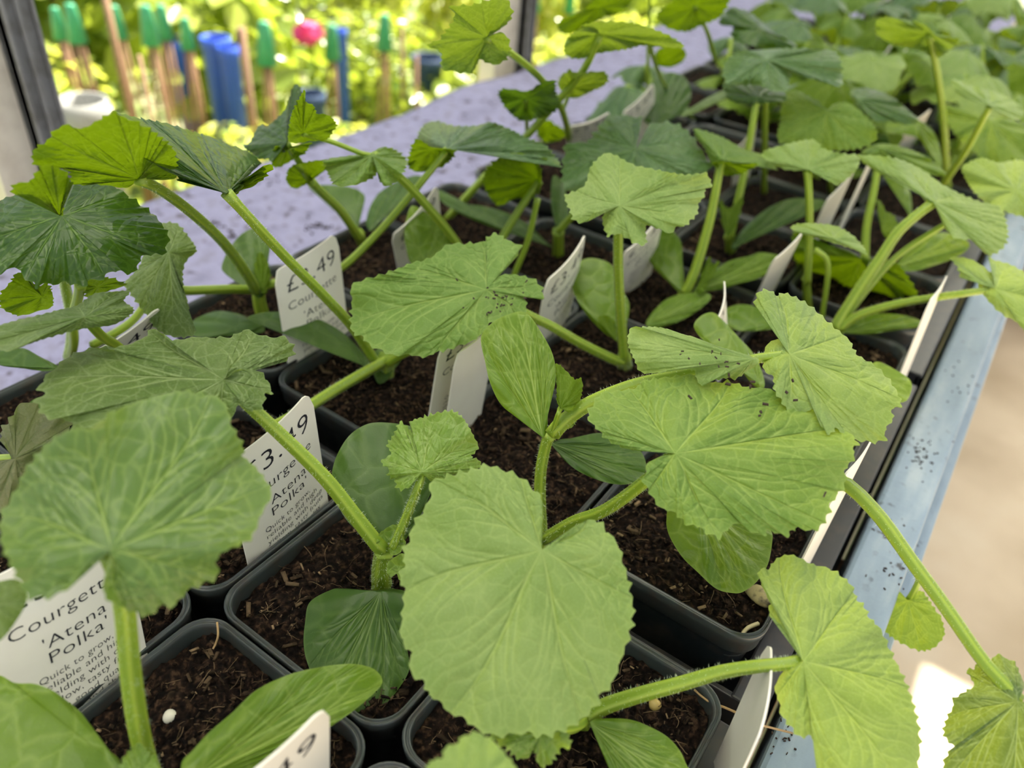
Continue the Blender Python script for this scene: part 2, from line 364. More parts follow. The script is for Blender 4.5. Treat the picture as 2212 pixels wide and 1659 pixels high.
# ------------------------------------------------------------------ trays and pots
def rsq(h, r, n=25):           # rounded square outline, 4n points
    out = []
    for s in range(4):
        pts = []
        for k in range(n):
            t = k / n
            if t < .7: x = -(h - r) + 2 * (h - r) * t / .7; pts.append((x, -h))
            else:
                a = -math.pi / 2 + (t - .7) / .3 * math.pi / 2; pts.append((h - r + r * math.cos(a), -(h - r) + r * math.sin(a)))
        c, s_ = [(1, 0), (0, 1), (-1, 0), (0, -1)][s]
        out += [(x * c - y * s_, x * s_ + y * c) for x, y in pts]
    return np.array(out)
PH = .478
def pot_mesh():
    n = 25; prof = [(.355, .07, -.93), (.36, .075, -.90), (.445, .12, -.16), (.450, .12, -.13), (.466, .125, -.125), (.468, .125, -.06), (PH - .004, .13, -.055), (PH, .13, -.004),
            (PH - .004, .13, .005), (PH - .009, .128, .003), (PH - .011, .127, -.006), (PH - .017, .124, -.006), (PH - .019, .122, .001), (PH - .024, .12, .0), (PH - .027, .12, -.03), (.440, .115, -.2), (.345, .06, -.9)]
    v = []; nr = 4 * n
    for i, (h, r, z) in enumerate(prof):
        o = rsq(h, r, n)
        if i in (1, 2):         # shallow vertical ribs on the outer wall
            k = np.arange(nr) % n; rib = ((k % 3) == 1) & (k < 17) & (k > 1); o = o * np.where(rib, 1.022, 1)[:, None]
        v.append(np.column_stack([o, np.full(nr, z)]))
    v = np.concatenate(v) * S; f = []; mi = []
    for i in range(len(prof) - 1):
        for k in range(nr):
            f.append((i * nr + k, i * nr + (k + 1) % nr, (i + 1) * nr + (k + 1) % nr, (i + 1) * nr + k)); mi.append(1 if 4 <= i <= 14 else 0)
    f.append(tuple(range(nr))[::-1]); mi.append(0); f.append(tuple((len(prof) - 1) * nr + k for k in range(nr))); mi.append(0)
    return mesh('pot', v, f, True, matidx=mi)
def soil_mesh(seed, nr=64, ns=50, chips=1000):
    rg = np.random.default_rng(seed)
    o = rsq(.446, .11, ns); n = len(o); rr = np.linspace(0, 1, nr + 1)[1:]
    xy = (o[None] * rr[:, None, None]).reshape(-1, 2); xy = np.concatenate([[[0, 0]], xy])
    x, y = xy.T
    h = .030 * noise2(x * 7, y * 7, seed) + .028 * noise2(x * 18, y * 18, seed + 1) + .022 * noise2(x * 45, y * 45, seed + 2) + .020 * noise2(x * 95, y * 95, seed + 3)
    z = -.105 + h - .02 * (np.maximum(abs(x), abs(y)) / .44) ** 4
    v = np.column_stack([x, y, z]); f = [(0, 1 + k, 1 + (k + 1) % n) for k in range(n)]
    for i in range(nr - 1):
        for k in range(n):
            a = 1 + i * n + k; b = 1 + i * n + (k + 1) % n; f.append((a, a + n, b + n, b))
    tone = list(np.clip((h - .068) * 5, 0, .22)); V = [v]; cnt = len(v)
    for c in range(chips):
        px, py = rg.uniform(-.4, .4, 2); L = rg.choice([.012, .02, .035, .06], p=[.52, .33, .12, .03]) * .55; w = L * rg.uniform(.2, .5)
        zz = -.055 + rg.uniform(-.02, .02); a = rg.uniform(0, math.pi); ca, sa = math.cos(a), math.sin(a); tl = rg.uniform(-.4, .4)
        b = np.array([(sx * L * rg.uniform(.7, 1), sy * w * rg.uniform(.6, 1), sz * w * .5) for sz in (-1, 1) for sy in (-1, 1) for sx in (-1, 1)])
        b[:, 2] += b[:, 0] * tl; b = np.column_stack([b[:, 0] * ca - b[:, 1] * sa, b[:, 0] * sa + b[:, 1] * ca, b[:, 2]]) + [px, py, zz]
        V.append(b); f += [tuple(i + cnt for i in q) for q in ((0, 2, 3, 1), (4, 5, 7, 6), (0, 1, 5, 4), (2, 6, 7, 3), (0, 4, 6, 2), (1, 3, 7, 5))]
        cnt += 8; tone += [float(rg.choice([0, .06, .16, .35, .8], p=[.46, .27, .13, .09, .05]))] * 8
    for c in range(int(chips * .13)):      # fibres: curved ribbons with three sides
        p = np.array([*rg.uniform(-.4, .4, 2), -.05]); a = rg.uniform(0, 6.3); r = rg.uniform(.0008, .0020); pts = []
        for k in range(6):
            pts.append(p.copy()); p = p + [.013 * math.cos(a), .013 * math.sin(a), rg.uniform(-.006, .009)]; a += rg.uniform(-.35, .35)
        pts = np.array(pts); pts[:, :2] = np.clip(pts[:, :2], -.43, .43); m = MB().tube(pts, r, 3); V.append(np.concatenate(m.v)); f += [tuple(i + cnt for i in q) for q in m.f]; cnt += m.n
        tone += [float(rg.uniform(.1, .8))] * m.n
    return mesh('soil', np.concatenate(V) * S, f, True, attrs={'tone': tone})
POT = pot_mesh(); [POT.materials.append(M[k]) for k in ('pot', 'rim')]
SOILS = [soil_mesh(s) for s in (1, 2, 3, 4)]; SOILL = [soil_mesh(9, 22, 16, 90)]
for s in SOILS + SOILL: s.materials.append(M['soil'])
TRAYS = [(-1.93, 'nearest'), (1.2, 'second'), (4.35, 'third'), (7.5, 'fourth'), (10.65, 'fifth')]
ORD = ['frontmost', 'second', 'third', 'fourth', 'fifth', 'sixth', 'seventh', 'eighth', 'ninth', 'tenth', 'eleventh', 'twelfth', 'thirteenth', 'fourteenth', 'fifteenth']
COL = ['in the column nearest the felt', 'in the second column from the felt', 'in the second column from the blue board', 'in the column along the blue board']
PITCH = .975
POTC = {}
row = 0
for ti, (v0, tn) in enumerate(TRAYS):
    a, b = .0, 4.035; c, d = v0 - .02, v0 + 2.98
    m = MB().box(W((a, c, -.975)), W((b, d, -.945)))
    for (x0, y0, x1, y1) in ((a, c, a + .03, d), (b - .03, c, b, d), (a, c, b, c + .03), (a, d - .03, b, d)): m.box(W((x0, y0, -.96)), W((x1, y1, -.27)))
    # rolled lip
    lip = MB()
    for (x0, y0, x1, y1) in ((b - .14, c, b + .01, d),): lip.box(W((x0, y0, -.29)), W((x1, y1, -.26)))
    t = m.build('carry_tray', M['tray'], bevel=.0006)
    props(t, f'black plastic carry tray under the {tn} block of courgette pots', 'tray', 'carry trays on the bench')
    lip.build('lip', M['tray'], t, bevel=.001)
    for j in range(3):
        for i in range(4):
            cu = .02 + PITCH * (i + .5); cv = v0 + PITCH * (j + .5)
            jx, jy, ja = RNG.uniform(-.004, .004), RNG.uniform(-.004, .004), RNG.uniform(-.006, .006)
            if ti == 1 and i == 3: jy = .05
            POTC[(row, i)] = (cu + jx, cv + jy)
            if row == 0 : continue
            p = link('plant_pot', POT); p.location = Vector(W((cu + jx, cv + jy, 0))); p.rotation_euler.z = ja
            props(p, f'black square plant pot, {ORD[row - 1]} row of pots, {COL[i]}', 'plant pot', 'square pots of compost in the trays')
            near = row < 7
            s = bpy.data.objects.new('compost', (SOILS if near else SOILL)[(row * 3 + i * 2 + row * i) % (4 if near else 1)]); sc.collection.objects.link(s); s.parent = p
            s['kind'] = 'stuff'; s.rotation_euler.z = math.pi / 2 * ((row + i) % 4)
        row += 1
# bits lying on the compost
for (px, py, r, k, lab) in ((1414, 1522, .0023, 'bead', 'round tan fertiliser bead on dark compost, right of the big leaf'), (367, 1548, .0024, 'chip', 'pale perlite grain on compost in the bottom left pot')):
    c = W(pix(px, py, -.055)); me = bpy.data.meshes.new('bead'); import bmesh; bm = bmesh.new(); bmesh.ops.create_uvsphere(bm, u_segments=16, v_segments=10, radius=r)
    for v in bm.verts: v.co.z *= .85; v.co.x *= 1 + .12 * math.sin(v.co.y * 900)
    for f in bm.faces: f.smooth = True
    bm.to_mesh(me); bm.free(); o = link('fertiliser_bead' if k == 'bead' else 'perlite_grain', me, None, M[k]); o.location = Vector(c); props(o, lab, 'bead' if k == 'bead' else 'grain')
bm = bmesh.new(); bmesh.ops.create_uvsphere(bm, u_segments=20, v_segments=12, radius=1); me = bpy.data.meshes.new('stone')
for v in bm.verts: v.co *= 1 + .15 * math.sin(v.co.x * 4) * math.cos(v.co.y * 3 + 1); v.co = Vector((v.co.x * .0062, v.co.y * .0040, v.co.z * .003))
for f in bm.faces: f.smooth = True
bm.to_mesh(me); bm.free(); st = link('pebble', me, None, plastic('speckled_stone', (.50, .40, .2), (.05, .04, .03), .6, 320)); st.location = Vector(W(pix(1644, 1288, -.03)))
props(st, 'mottled tan pebble on compost beside the right-hand leaf', 'pebble')
def strand(name, pts, r, lab, cat, hs, mat):
    P, _ = catmull([W(pix(x, y, h)) for (x, y), h in zip(pts, hs)], 24, False)
    props(MB().tube(P, r, 5).build(name, mat, smooth=True), lab, cat)
RT = plain('dry_root', (.42, .27, .12), .7)
strand('root_strand', [(1500, 1490), (1530, 1515), (1570, 1530), (1604, 1546), (1630, 1562), (1665, 1572), (1712, 1584)], .00045, 'long thin tan root trailing over the pot rim to the blue board', 'root', [-.04, -.03, -.02, .03, .0, -.2, -.32], RT)
strand('root_strand', [(469, 1344), (471, 1372), (466, 1390), (460, 1402)], .0004, 'thin pale root hanging over the rim where four pots meet', 'root', [.02, .0, -.03, -.04], RT)
strand('straw_bit', [(1601, 1375), (1611, 1360), (1622, 1353), (1638, 1347)], .0009, 'curved cream straw bit on compost by the right-hand pot rim', 'straw', [-.04, -.03, -.03, -.035], plain('straw', (.6, .5, .3), .6))
# ------------------------------------------------------------------ leaves, stems, plants
QUILT = .034
def blade_core(C2, O2, kind, size, seed, droop, ruf, nth, nr, teeth, veins=True, cup=0.0, ta=1.0, gf=1.0):
    """C2 centre and O2 outline in plane coordinates (metres). Returns 2-D grid, normal offset, vein weight, faces"""
    rg = np.random.default_rng(seed)
    O, per = catmull(O2, nth)
    s = np.arange(nth) / nth
    d = O - C2; R = np.linalg.norm(d, axis=1, keepdims=True)
    if teeth:
        nt = teeth; ph = s * nt + .25 * np.sin(s * 40 + seed); fr = ph - np.floor(ph)
        tooth = np.where(fr < .62, (fr / .62) ** 1.8, (1 - (fr - .62) / .38) ** 1.5)
        amp = ta * per / nt * .30 * (.3 + 1.15 * rg.random(nt + 2)[np.floor(ph).astype(int)])
        tg = np.roll(O, -1, 0) - np.roll(O, 1, 0); nn = np.column_stack([tg[:, 1], -tg[:, 0]]); nn /= np.linalg.norm(nn, axis=1, keepdims=True) + 1e-12
        if np.mean(np.sum(nn * d, 1)) < 0: nn = -nn
        fade = np.clip(R[:, 0] / (size * .18) - .6, 0, 1)
        O = O + nn * ((tooth - .45) * amp * fade)[:, None]; d = O - C2
    rr = (np.arange(1, nr + 1) / nr) ** .92
    G = C2 + d[None] * rr[:, None, None]                         # nr x nth x 2
    Sg, Rg = np.meshgrid(s, rr); Rm = np.linalg.norm(d, axis=1)[None] * rr[:, None]
    vein = np.zeros_like(Sg); groove = np.zeros_like(Sg); quilt = np.zeros_like(Sg)
    if kind == 'leaf': main = [(.5, 1), (.345, .9), (.655, .9), (.20, .8), (.80, .8), (.085, .7), (.915, .7)]
    else: main = [(.5, 1), (.42, .6), (.58, .6), (.34, .45), (.66, .45)]
    P = per
    if veins:
        for k, (s0, wt) in enumerate(main):
            bend = rg.uniform(-.02, .02)
            sp = s0 + bend * np.sin(Rg * 3.1)
            dist = np.abs(Sg - sp) * P * Rg
            w = size * (.0068 if kind == 'leaf' else .012) * wt * (1.15 - .85 * Rg) * np.clip(Rg * 5, .12, 1)
            vein = np.maximum(vein, np.exp(-(dist / w) ** 2) * (1 - .25 * Rg)); groove = np.maximum(groove, np.exp(-(dist / (w * 2.2)) ** 2) * (1.2 - .6 * Rg))
            quilt = np.maximum(quilt, np.exp(-(dist / (size * .075)) ** 2))
            nsec = (4 if kind == 'leaf' else 3)
            for side in (-1, 1):
                for j in range(nsec):
                    r0 = .14 + .80 * (j + .5 * (side > 0) + rg.uniform(-.12, .12)) / nsec
                    if r0 > .85: continue
                    spread = .085 * (1 - r0) / max(.2, 1 - r0 * .2) + .012
                    x = np.clip((Rg - r0) / (1 - r0 + .02), 0, 1)
                    s2 = s0 + bend * np.sin(r0 * 3.1) + side * spread * (1.45 * x - .45 * x * x) * (1 + .1 * np.sin(x * 9 + j))
                    dd = np.abs(Sg - s2) * P * Rg * .8
                    w2 = size * (.0042 if kind == 'leaf' else .008) * (1.2 - .8 * x) * wt
                    on = (Rg >= r0) & (x < .97)
                    vein = np.maximum(vein, np.where(on, np.exp(-(dd / w2) ** 2) * (.8 - .4 * x), 0))
                    groove = np.maximum(groove, np.where(on, np.exp(-(dd / (w2 * 3)) ** 2) * (.42 - .25 * x), 0))
    vein = np.maximum(vein, np.clip((Rg - .972) / .028, 0, 1) * .45)
    f1, f2, f3 = rg.integers(2, 4), rg.integers(5, 8), rg.integers(9, 14); p1, p2, p3 = rg.uniform(0, 6.3, 3)
    ruf = ruf * 1.25
    b = -droop * size * Rg ** 2.2 + ruf * size * (Rg ** 2.2 * .55 * np.sin(2 * np.pi * f1 * Sg + p1) + Rg ** 3 * .5 * np.sin(2 * np.pi * f2 * Sg + p2) + Rg ** 4 * .28 * np.sin(2 * np.pi * f3 * Sg + p3))
    b += size * .05 * ruf * 6 * (noise2(G[..., 0] / size * 7, G[..., 1] / size * 7, seed) - .5) * Rg
    b -= quilt * size * QUILT * gf * np.clip(Rg * 2.2, 0, 1) * (1.15 - .6 * Rg)
    b += cup * size * Rg ** 2
    b -= gf * groove * size * (.0135 if kind == 'leaf' else .014) * np.clip(Rg * 4, 0, 1) * np.clip(Rm / (size * .12), 0, 1)
    v2 = np.concatenate([C2[None], G.reshape(-1, 2)]); bb = np.concatenate([[0], b.ravel()]); ve = np.concatenate([[.5], vein.ravel()])
    k = np.arange(nth); kn = (k + 1) % nth
    tri = np.column_stack([np.zeros(nth, int), 1 + k, 1 + kn])
    A = 1 + np.arange(nr - 1)[:, None] * nth + k[None]; B = 1 + np.arange(nr - 1)[:, None] * nth + kn[None]
    quads = np.stack([A, A + nth, B + nth, B], -1).reshape(-1, 4)
    return v2, bb, ve, tri, quads
def blade_mesh(name, v3, n3, tri, quads, ve, uv, up):
    # orient faces towards `up`
    a, b, c = v3[quads[len(quads) // 2][:3]] if False else (v3[0], v3[1], v3[2])
    g = 0
    for t in tri[:: max(1, len(tri) // 12)]: g += np.dot(np.cross(v3[t[1]] - v3[t[0]], v3[t[2]] - v3[t[0]]), up)
    if g < 0: tri = tri[:, ::-1]; quads = quads[:, ::-1]
    q = [tuple(x) for x in tri.tolist()] + [tuple(x) for x in quads.tolist()]
    return mesh(name, v3, q, True, attrs={'vein': ve}, uv=uv)
HAIRS = []
def towards(X):
    t = CU - X; t = np.array([t[0], t[1], 0]); t = t / np.linalg.norm(t); r = np.array([-t[1], t[0], 0]) * -1
    return t, norm(np.cross(t, [0, 0, 1])) * -1
def blade(parent, name, kind, mat, c, out, X=None, h=None, a=.3, b=0., droop=.12, ruf=.05, teeth=48, ta=None, res=1., cup=0., n=None, seed=None, label=None):
    """a leaf blade traced as seen from the camera; it stands on its own plane through the point X (pot units)"""
    if X is None: X = pix(c[0], c[1], h)
    X = np.asarray(X, float)
    t, r = towards(X)
    if n is None: n = norm(np.array([0, 0, 1]) + a * t + b * r)
    else: n = norm(n)
    Xm = W(X); q = np.asarray(out, float).reshape(-1, 2)
    d = rays(q); ca = norm(Xm - CW)
    dn = d @ n; dn0 = np.dot(ca, n)
    if abs(dn0) < .28:            # never look straight along the blade
        n = norm(n + ca * (np.sign(dn0) if dn0 != 0 else -1) * (.34 - abs(dn0))); dn = d @ n
    tt = np.dot(Xm - CW, n) / dn
    dist0 = np.linalg.norm(Xm - CW)
    dd = tt * np.linalg.norm(d, axis=1)
    bad = (tt <= 0) | (dd > dist0 * 1.35) | (dd < dist0 * .72)
    dd = np.where(tt <= 0, dist0 * 1.35, np.clip(dd, dist0 * .72, dist0 * 1.35))
    P3 = CW + d / np.linalg.norm(d, axis=1, keepdims=True) * dd[:, None]
    e1 = norm(np.cross([0.13, .2, 1.], n)); e2 = np.cross(n, e1)
    O2 = np.column_stack([(P3 - Xm) @ e1, (P3 - Xm) @ e2]); hO = (P3 - Xm) @ n      # residual height of clipped points
    size = np.sqrt(np.ptp(O2[:, 0]) * np.ptp(O2[:, 1]))
    px = np.ptp(q, axis=0).max()
    nth = int(np.clip(px * 1.2 * res, 60, 630) // 6 * 6); nr = int(np.clip(px * .24 * res, 12, 110))
    if seed is None: seed = int(abs(c[0] * 7 + c[1] * 13)) % 9973
    v2, bb, ve, tri, quads = blade_core(np.zeros(2), O2, kind, size, seed, droop, ruf, nth, nr, teeth if kind == 'leaf' else 0, veins=px > 40, cup=cup, ta=(ta or (1.7 if mat == 'young' else 1.0)), gf=.5 if mat == 'dark' else 1.0)
    X0 = Xm + v2[:, :1] * e1 + v2[:, 1:] * e2
    dv = X0 - CW; den = dv @ n; f = bb / den; f = np.clip(f, -.22, .22)
    X1 = X0 + dv * f[:, None]
    up = n if n[2] > 0 else -n
    if kind in ('leaf', 'cot'): up = n
    uv = v2 + (seed % 17) * .13
    me = blade_mesh(name, X1, n, tri, quads, ve, uv, up)
    o = link(name, me, parent, M[mat])
    if label: o['label'] = label
    PLANES[(int(c[0]), int(c[1]))] = (X, n * (1 if True else 1))
    return X
PLANES = {}
def tube_attr(P, rad, n=15, ribs=5, amp=.10):
    P = np.asarray(P, float); m = len(P); v = []; at = []
    T = np.gradient(P, axis=0); T /= np.linalg.norm(T, axis=1, keepdims=True); a = norm(np.cross(T[0], [.31, .2, .9]))
    k = np.arange(n)
    for i in range(m):
        a = norm(a - T[i] * np.dot(a, T[i])); b = np.cross(T[i], a); w = 2 * np.pi * k / n
        rr = rad[i] * (1 + amp * np.cos(ribs * w))
        v.append(P[i] + rr[:, None] * (np.cos(w)[:, None] * a + np.sin(w)[:, None] * b)); at += list(np.clip(.5 + .5 * np.cos(ribs * w), 0, 1) ** 1.5)
    f = [(i * n + j, i * n + (j + 1) % n, (i + 1) * n + (j + 1) % n, (i + 1) * n + j) for i in range(m - 1) for j in range(n)]
    f += [tuple(range(n))[::-1], tuple((m - 1) * n + j for j in range(n))]
    return np.concatenate(v), f, at
STEMS = []
def stem(*a, **k): STEMS.append((a, k))
def build_stems():
    for a, k in STEMS: stem_now(*a, **k)
def stem_now(parent, name, pts, X0, X1, r0, r1, hairs=False, sag=None, swell=0.):
    """stalk through pixels pts, its ends at X0 and X1 (pot units), radii in pot units"""
    q, _ = catmull(pts, 26, False)
    L = np.concatenate([[0], np.cumsum(np.linalg.norm(np.diff(q, axis=0), axis=1))]); L /= L[-1]
    d = rays(q); d /= np.linalg.norm(d, axis=1, keepdims=True)
    a = 1 / np.linalg.norm(np.asarray(X0) - CU); b = 1 / np.linalg.norm(np.asarray(X1) - CU)
    D = 1 / (a + (b - a) * L)
    P = W(CU + d * D[:, None]); P[0] = W(X0) if np.linalg.norm(P[0] - W(X0)) < .02 else P[0]
    for Xp, n in PLANES.values():
        if np.linalg.norm(np.asarray(X1) - Xp) < .02:
            top = np.dot(n, CU - Xp) > 0
            away = norm(Xp - CU) * (.05 if top else -.012) * S
            P = P + away[None] * np.clip((L[:, None] - .8) / .2, 0, 1) ** 1.5
    rad = (r0 + (r1 - r0) * L) * S * .86; rad = rad * (1 + swell * np.exp(-(L / .08) ** 2) + .25 * np.exp(-((1 - L) / .05) ** 2))
    v, f, at = tube_attr(P, rad)
    o = link(name, mesh(name, v, f, True, attrs={'rib': at}), parent, M['stem'])
    if hairs:
        m = MB(); rg = np.random.default_rng(int(pts[0][0])); T = np.gradient(P, axis=0)
        for _ in range(520):
            i = rg.integers(0, len(P) - 1); t = rg.random(); p = P[i] * (1 - t) + P[i + 1] * t; T_ = norm(T[i]); x = norm(np.cross(T_, rg.normal(size=3)))
            p = p + x * rad[i] * .98; y = norm(np.cross(x, T_)); tip = p + (x + T_ * rg.uniform(-.5, .5)) * rg.uniform(.0006, .0013); w = .00005
            m.add([p + y * w, p - y * w * .5 + T_ * w, p - y * w * .5 - T_ * w, tip], [(0, 1, 3), (1, 2, 3), (2, 0, 3)])
        h = m.build('hairs', M['hair'], o); h['kind'] = 'stuff'
    return P
def plant(px, py, h=-.09, label='', group='courgette plants in the pots'):
    X = pix(px, py, h)
    e = empty('courgette_plant', W(X), label=label, cat='plant', group=group)
    return e, X
def near_h(c, X, lo=.5, hi=1.6, lean=0.):     # height at which the sight line through c passes closest above X
    d = ray(*c); k = np.dot((X - CU)[:2], d[:2]) / np.dot(d[:2], d[:2]); return float(np.clip((CU + k * d)[2], lo, hi))
def lerp_path(pts, X0, X1, frac):
    q = np.asarray(pts, float); d = ray(*q[-1]); return None
# generic young courgette plant for the far rows, built in place
TPL = np.array([(.02, -.06), (.10, -.22), (.24, -.36), (.42, -.34), (.55, -.18), (.60, .02), (.66, .18), (.62, .36), (.52, .50), (.44, .64), (.30, .78), (.16, .92), (0, 1.0),
                (-.16, .92), (-.30, .78), (-.44, .64), (-.52, .50), (-.62, .36), (-.66, .18), (-.60, .02), (-.55, -.18), (-.42, -.34), (-.24, -.36), (-.10, -.22), (-.02, -.06)])
OVAL = np.array([(0.03, 0), (.13, .22), (.26, .5), (.30, .72), (.22, .93), (0, 1.0), (-.22, .93), (-.30, .72), (-.26, .5), (-.13, .22), (-.03, 0)])
def free_blade(parent, name, kind, mat, X, n, tip, L, seed, droop=.25, ruf=.08, nth=120, nr=16, cup=0.):
    n = norm(n); t = np.asarray(tip, float); t = norm(t - n * np.dot(t, n)); r = np.cross(t, n)
    T = TPL if kind == 'leaf' else OVAL
    O2 = T * L * S
    v2, bb, ve, tri, quads = blade_core(np.zeros(2), O2, kind, L * S, seed, droop, ruf, nth, nr, 40 if kind == 'leaf' else 0, cup=cup)
    # droop from the junction outwards
    v3 = W(X) + v2[:, :1] * r + v2[:, 1:] * t + bb[:, None] * n
    o = link(name, blade_mesh(name, v3, n, tri, quads, ve, v2 + seed * .07, n), parent, M[mat]); return o
def free_stem(parent, name, P, r0, r1):
    q, _ = catmull([W(p) for p in P], 14, False); rad = np.linspace(r0, r1, len(q)) * S
    v, f, at = tube_attr(q, rad, 10); return link(name, mesh(name, v, f, True, attrs={'rib': at}), parent, M['stem'])
def generic_plant(u, v, seed, label, group, nl=3, hmax=1.15, mats=('leaf', 'leaf', 'pale', 'glow'), Ls=(.55, .85), azs=None, cots=True):
    rg = np.random.default_rng(seed); B = np.array([u, v, -.09])
    e = empty('courgette_plant', W(B), label=label, cat='plant', group=group)
    top = B + [rg.uniform(-.06, .06), rg.uniform(-.06, .06), rg.uniform(.22, .35)]
    free_stem(e, 'stem', [B - [0, 0, .02], (B + top) / 2 + [rg.uniform(-.02, .02)] * 3, top], .042, .036)
    a0 = rg.uniform(0, 6.3)
    if cots:
        for k in range(2):
            a = a0 + 1.5 + math.pi * k + rg.uniform(-.3, .3); d = np.array([math.cos(a), math.sin(a), 0])
            m = B + (top - B) * .7; X = m + d * .05
            free_blade(e, 'seed_leaf', 'cot', rg.choice(['cot', 'cotd']), X, np.array([0, 0, 1]) - d * rg.uniform(.0, .5), d + [0, 0, rg.uniform(-.1, .5)], rg.uniform(.42, .58), seed * 3 + k, droop=.18, ruf=.04, nth=48, nr=10, cup=0)
    for k in range(nl):
        a = (azs[k] if azs is not None else a0 + 2.2 * k + rg.uniform(-.4, .4)); d = np.array([math.cos(a), math.sin(a), 0])
        H = rg.uniform(.62, 1.0) * hmax; reach = rg.uniform(.15, .5)
        J = B + d * reach + [0, 0, H]
        free_stem(e, 'petiole', [top, top + d * reach * .35 + [0, 0, (J - top)[2] * .5], J], .030, .022)
        nn = np.array([0, 0, 1]) + d * rg.uniform(-.1, .7)
        free_blade(e, 'leaf', 'leaf', rg.choice(mats), J, nn, d + [0, 0, -.1], rg.uniform(*Ls), seed * 5 + k, droop=rg.uniform(.15, .5), ruf=.09)
    d = norm([rg.uniform(-1, 1), rg.uniform(-1, 1), 1.2])
    free_blade(e, 'young_leaf', 'leaf', 'young', top, np.array([.3, -.3, 1]), d, .2, seed + 77, droop=-.3, ruf=.12, nth=60, nr=8)
    return e
# ------------------------------------------------------------------ the plants of the photograph
def B(par, mat, c, out, **k):
    kind = k.pop('kind', 'leaf'); nm = k.pop('nm', {'leaf': 'leaf', 'cot': 'seed_leaf'}[kind])
    return blade(par, nm, kind, mat, c, out, **k)
def C(par, mat, c, out, **k):
    k.setdefault('droop', .06); k.setdefault('ruf', .02); return B(par, mat, c, out, kind='cot', **k)
def plantX(px, py, label, node=None, r=.045, hn=.25):
    e, X = plant(px, py, label=label)
    Xn = X
    if node: Xn = pix(node[-1][0], node[-1][1], hn); stem(e, 'stem', [(px, py)] + node, X - np.array([0, 0, .0]), Xn, r, r * .85, swell=.25, hairs=py > 700)
    return e, X, Xn

# plant in the pot left of the big round leaf
e, X, N = plantX(826, 1284, 'courgette plant with a tiny crinkled leaf, left of the big round leaf', [(824, 1240), (830, 1188)], hn=.24, r=.05)
Xa = B(e, 'grey', (482, 820), [488,815, 500,790, 522,776, 565,767, 615,779, 637,756, 614,727, 580,728, 528,712, 505,725, 458,729, 420,728, 370,735, 351,722, 334,709, 300,735, 270,745, 240,752, 210,749, 165,762, 140,776, 110,802, 84,829, 90,850, 77,866, 100,903, 145,908, 165,950, 210,985, 270,980, 330,960, 400,945, 450,930, 485,905, 502,902, 515,876, 545,890, 569,876, 575,849, 588,850, 579,823, 562,803, 540,798, 512,799, 495,812], h=.98, a=.12, b=.05, droop=.05, ruf=.07)
stem(e, 'petiole', [(828, 1192), (770, 1118), (700, 1030), (600, 932), (535, 872), (482, 820)], N, Xa, .036, .026, hairs=True)
Xa = B(e, 'young', (912, 1020), [908,1030, 894,1037, 877,1057, 857,1055, 852,1037, 837,1027, 840,1013, 822,997, 844,980, 835,960, 847,943, 857,923, 864,910, 877,920, 889,926, 887,910, 914,900, 937,893, 971,886, 991,893, 1008,913, 1024,943, 1034,967, 1018,987, 1034,993, 1041,1007, 1024,1020, 994,1020, 974,1030, 954,1037, 931,1040, 921,1030], h=.62, a=.75, ruf=.10, teeth=52)
stem(e, 'petiole', [(848, 1185), (880, 1110), (905, 1045), (912, 1020)], pix(845, 1190, .24), Xa, .024, .018, hairs=True)
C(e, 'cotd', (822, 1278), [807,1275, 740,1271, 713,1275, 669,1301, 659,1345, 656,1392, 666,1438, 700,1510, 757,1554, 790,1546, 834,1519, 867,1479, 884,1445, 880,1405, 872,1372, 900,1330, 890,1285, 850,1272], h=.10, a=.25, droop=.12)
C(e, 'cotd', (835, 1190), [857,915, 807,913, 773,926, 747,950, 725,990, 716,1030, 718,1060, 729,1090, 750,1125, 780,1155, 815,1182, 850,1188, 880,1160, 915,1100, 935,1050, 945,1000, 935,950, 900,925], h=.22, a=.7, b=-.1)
for q, s in (((845, 1175), .07), ((862, 1232), .06), ((852, 1162), .05)):
    free_blade(e, 'bud', 'leaf', 'young', pix(q[0], q[1], .27), [.3, -.6, .5], [.1, .1, 1], s * 1.3, 5 + int(q[0]), droop=-.3, ruf=.15, nth=48, nr=6)

# near left plant
e, X, N = plantX(345, 1705, 'courgette plant at the bottom left with one broad pleated leaf on an upright stalk')
Xa = B(e, 'gloss', (240, 1188), [225,1192, 212,1188, 195,1200, 170,1222, 150,1262, 134,1280, 110,1290, 62,1292, 45,1265, 20,1215, 4,1180, 0,1120, 10,1097, 35,1055, 60,1005, 110,950, 160,926, 194,926, 234,896, 264,880, 334,856, 401,843, 452,853, 478,862, 495,890, 500,915, 528,966, 522,982, 555,1012, 587,1063, 565,1111, 542,1164, 498,1184, 468,1208, 472,1245, 431,1265, 395,1285, 382,1308, 345,1311, 325,1331, 295,1326, 258,1311, 231,1295, 222,1262, 238,1222, 236,1200], h=1.08, a=.62, b=.0, droop=.04, ruf=.12, teeth=60)
stem(e, 'petiole', [(345, 1705), (320, 1650), (298, 1560), (281, 1440), (270, 1320), (256, 1245), (240, 1190)], pix(345, 1705, .05), Xa, .036, .030, hairs=True)
C(e, 'cot', (268, 1665), [0,1459, 33,1475, 74,1477, 114,1492, 151,1519, 181,1546, 207,1586, 234,1619, 261,1646, 262,1690, 200,1730, 100,1740, -20,1730, -80,1640, -60,1520, -30,1465], h=.30, a=.35, droop=.1)
C(e, 'cot', (392, 1700), [391,1656, 418,1619, 452,1582, 502,1539, 552,1492, 619,1459, 686,1442, 736,1435, 773,1435, 807,1445, 825,1465, 820,1485, 780,1522, 740,1552, 669,1599, 602,1629, 550,1665, 480,1715, 420,1730], h=.34, a=.45, b=.1)
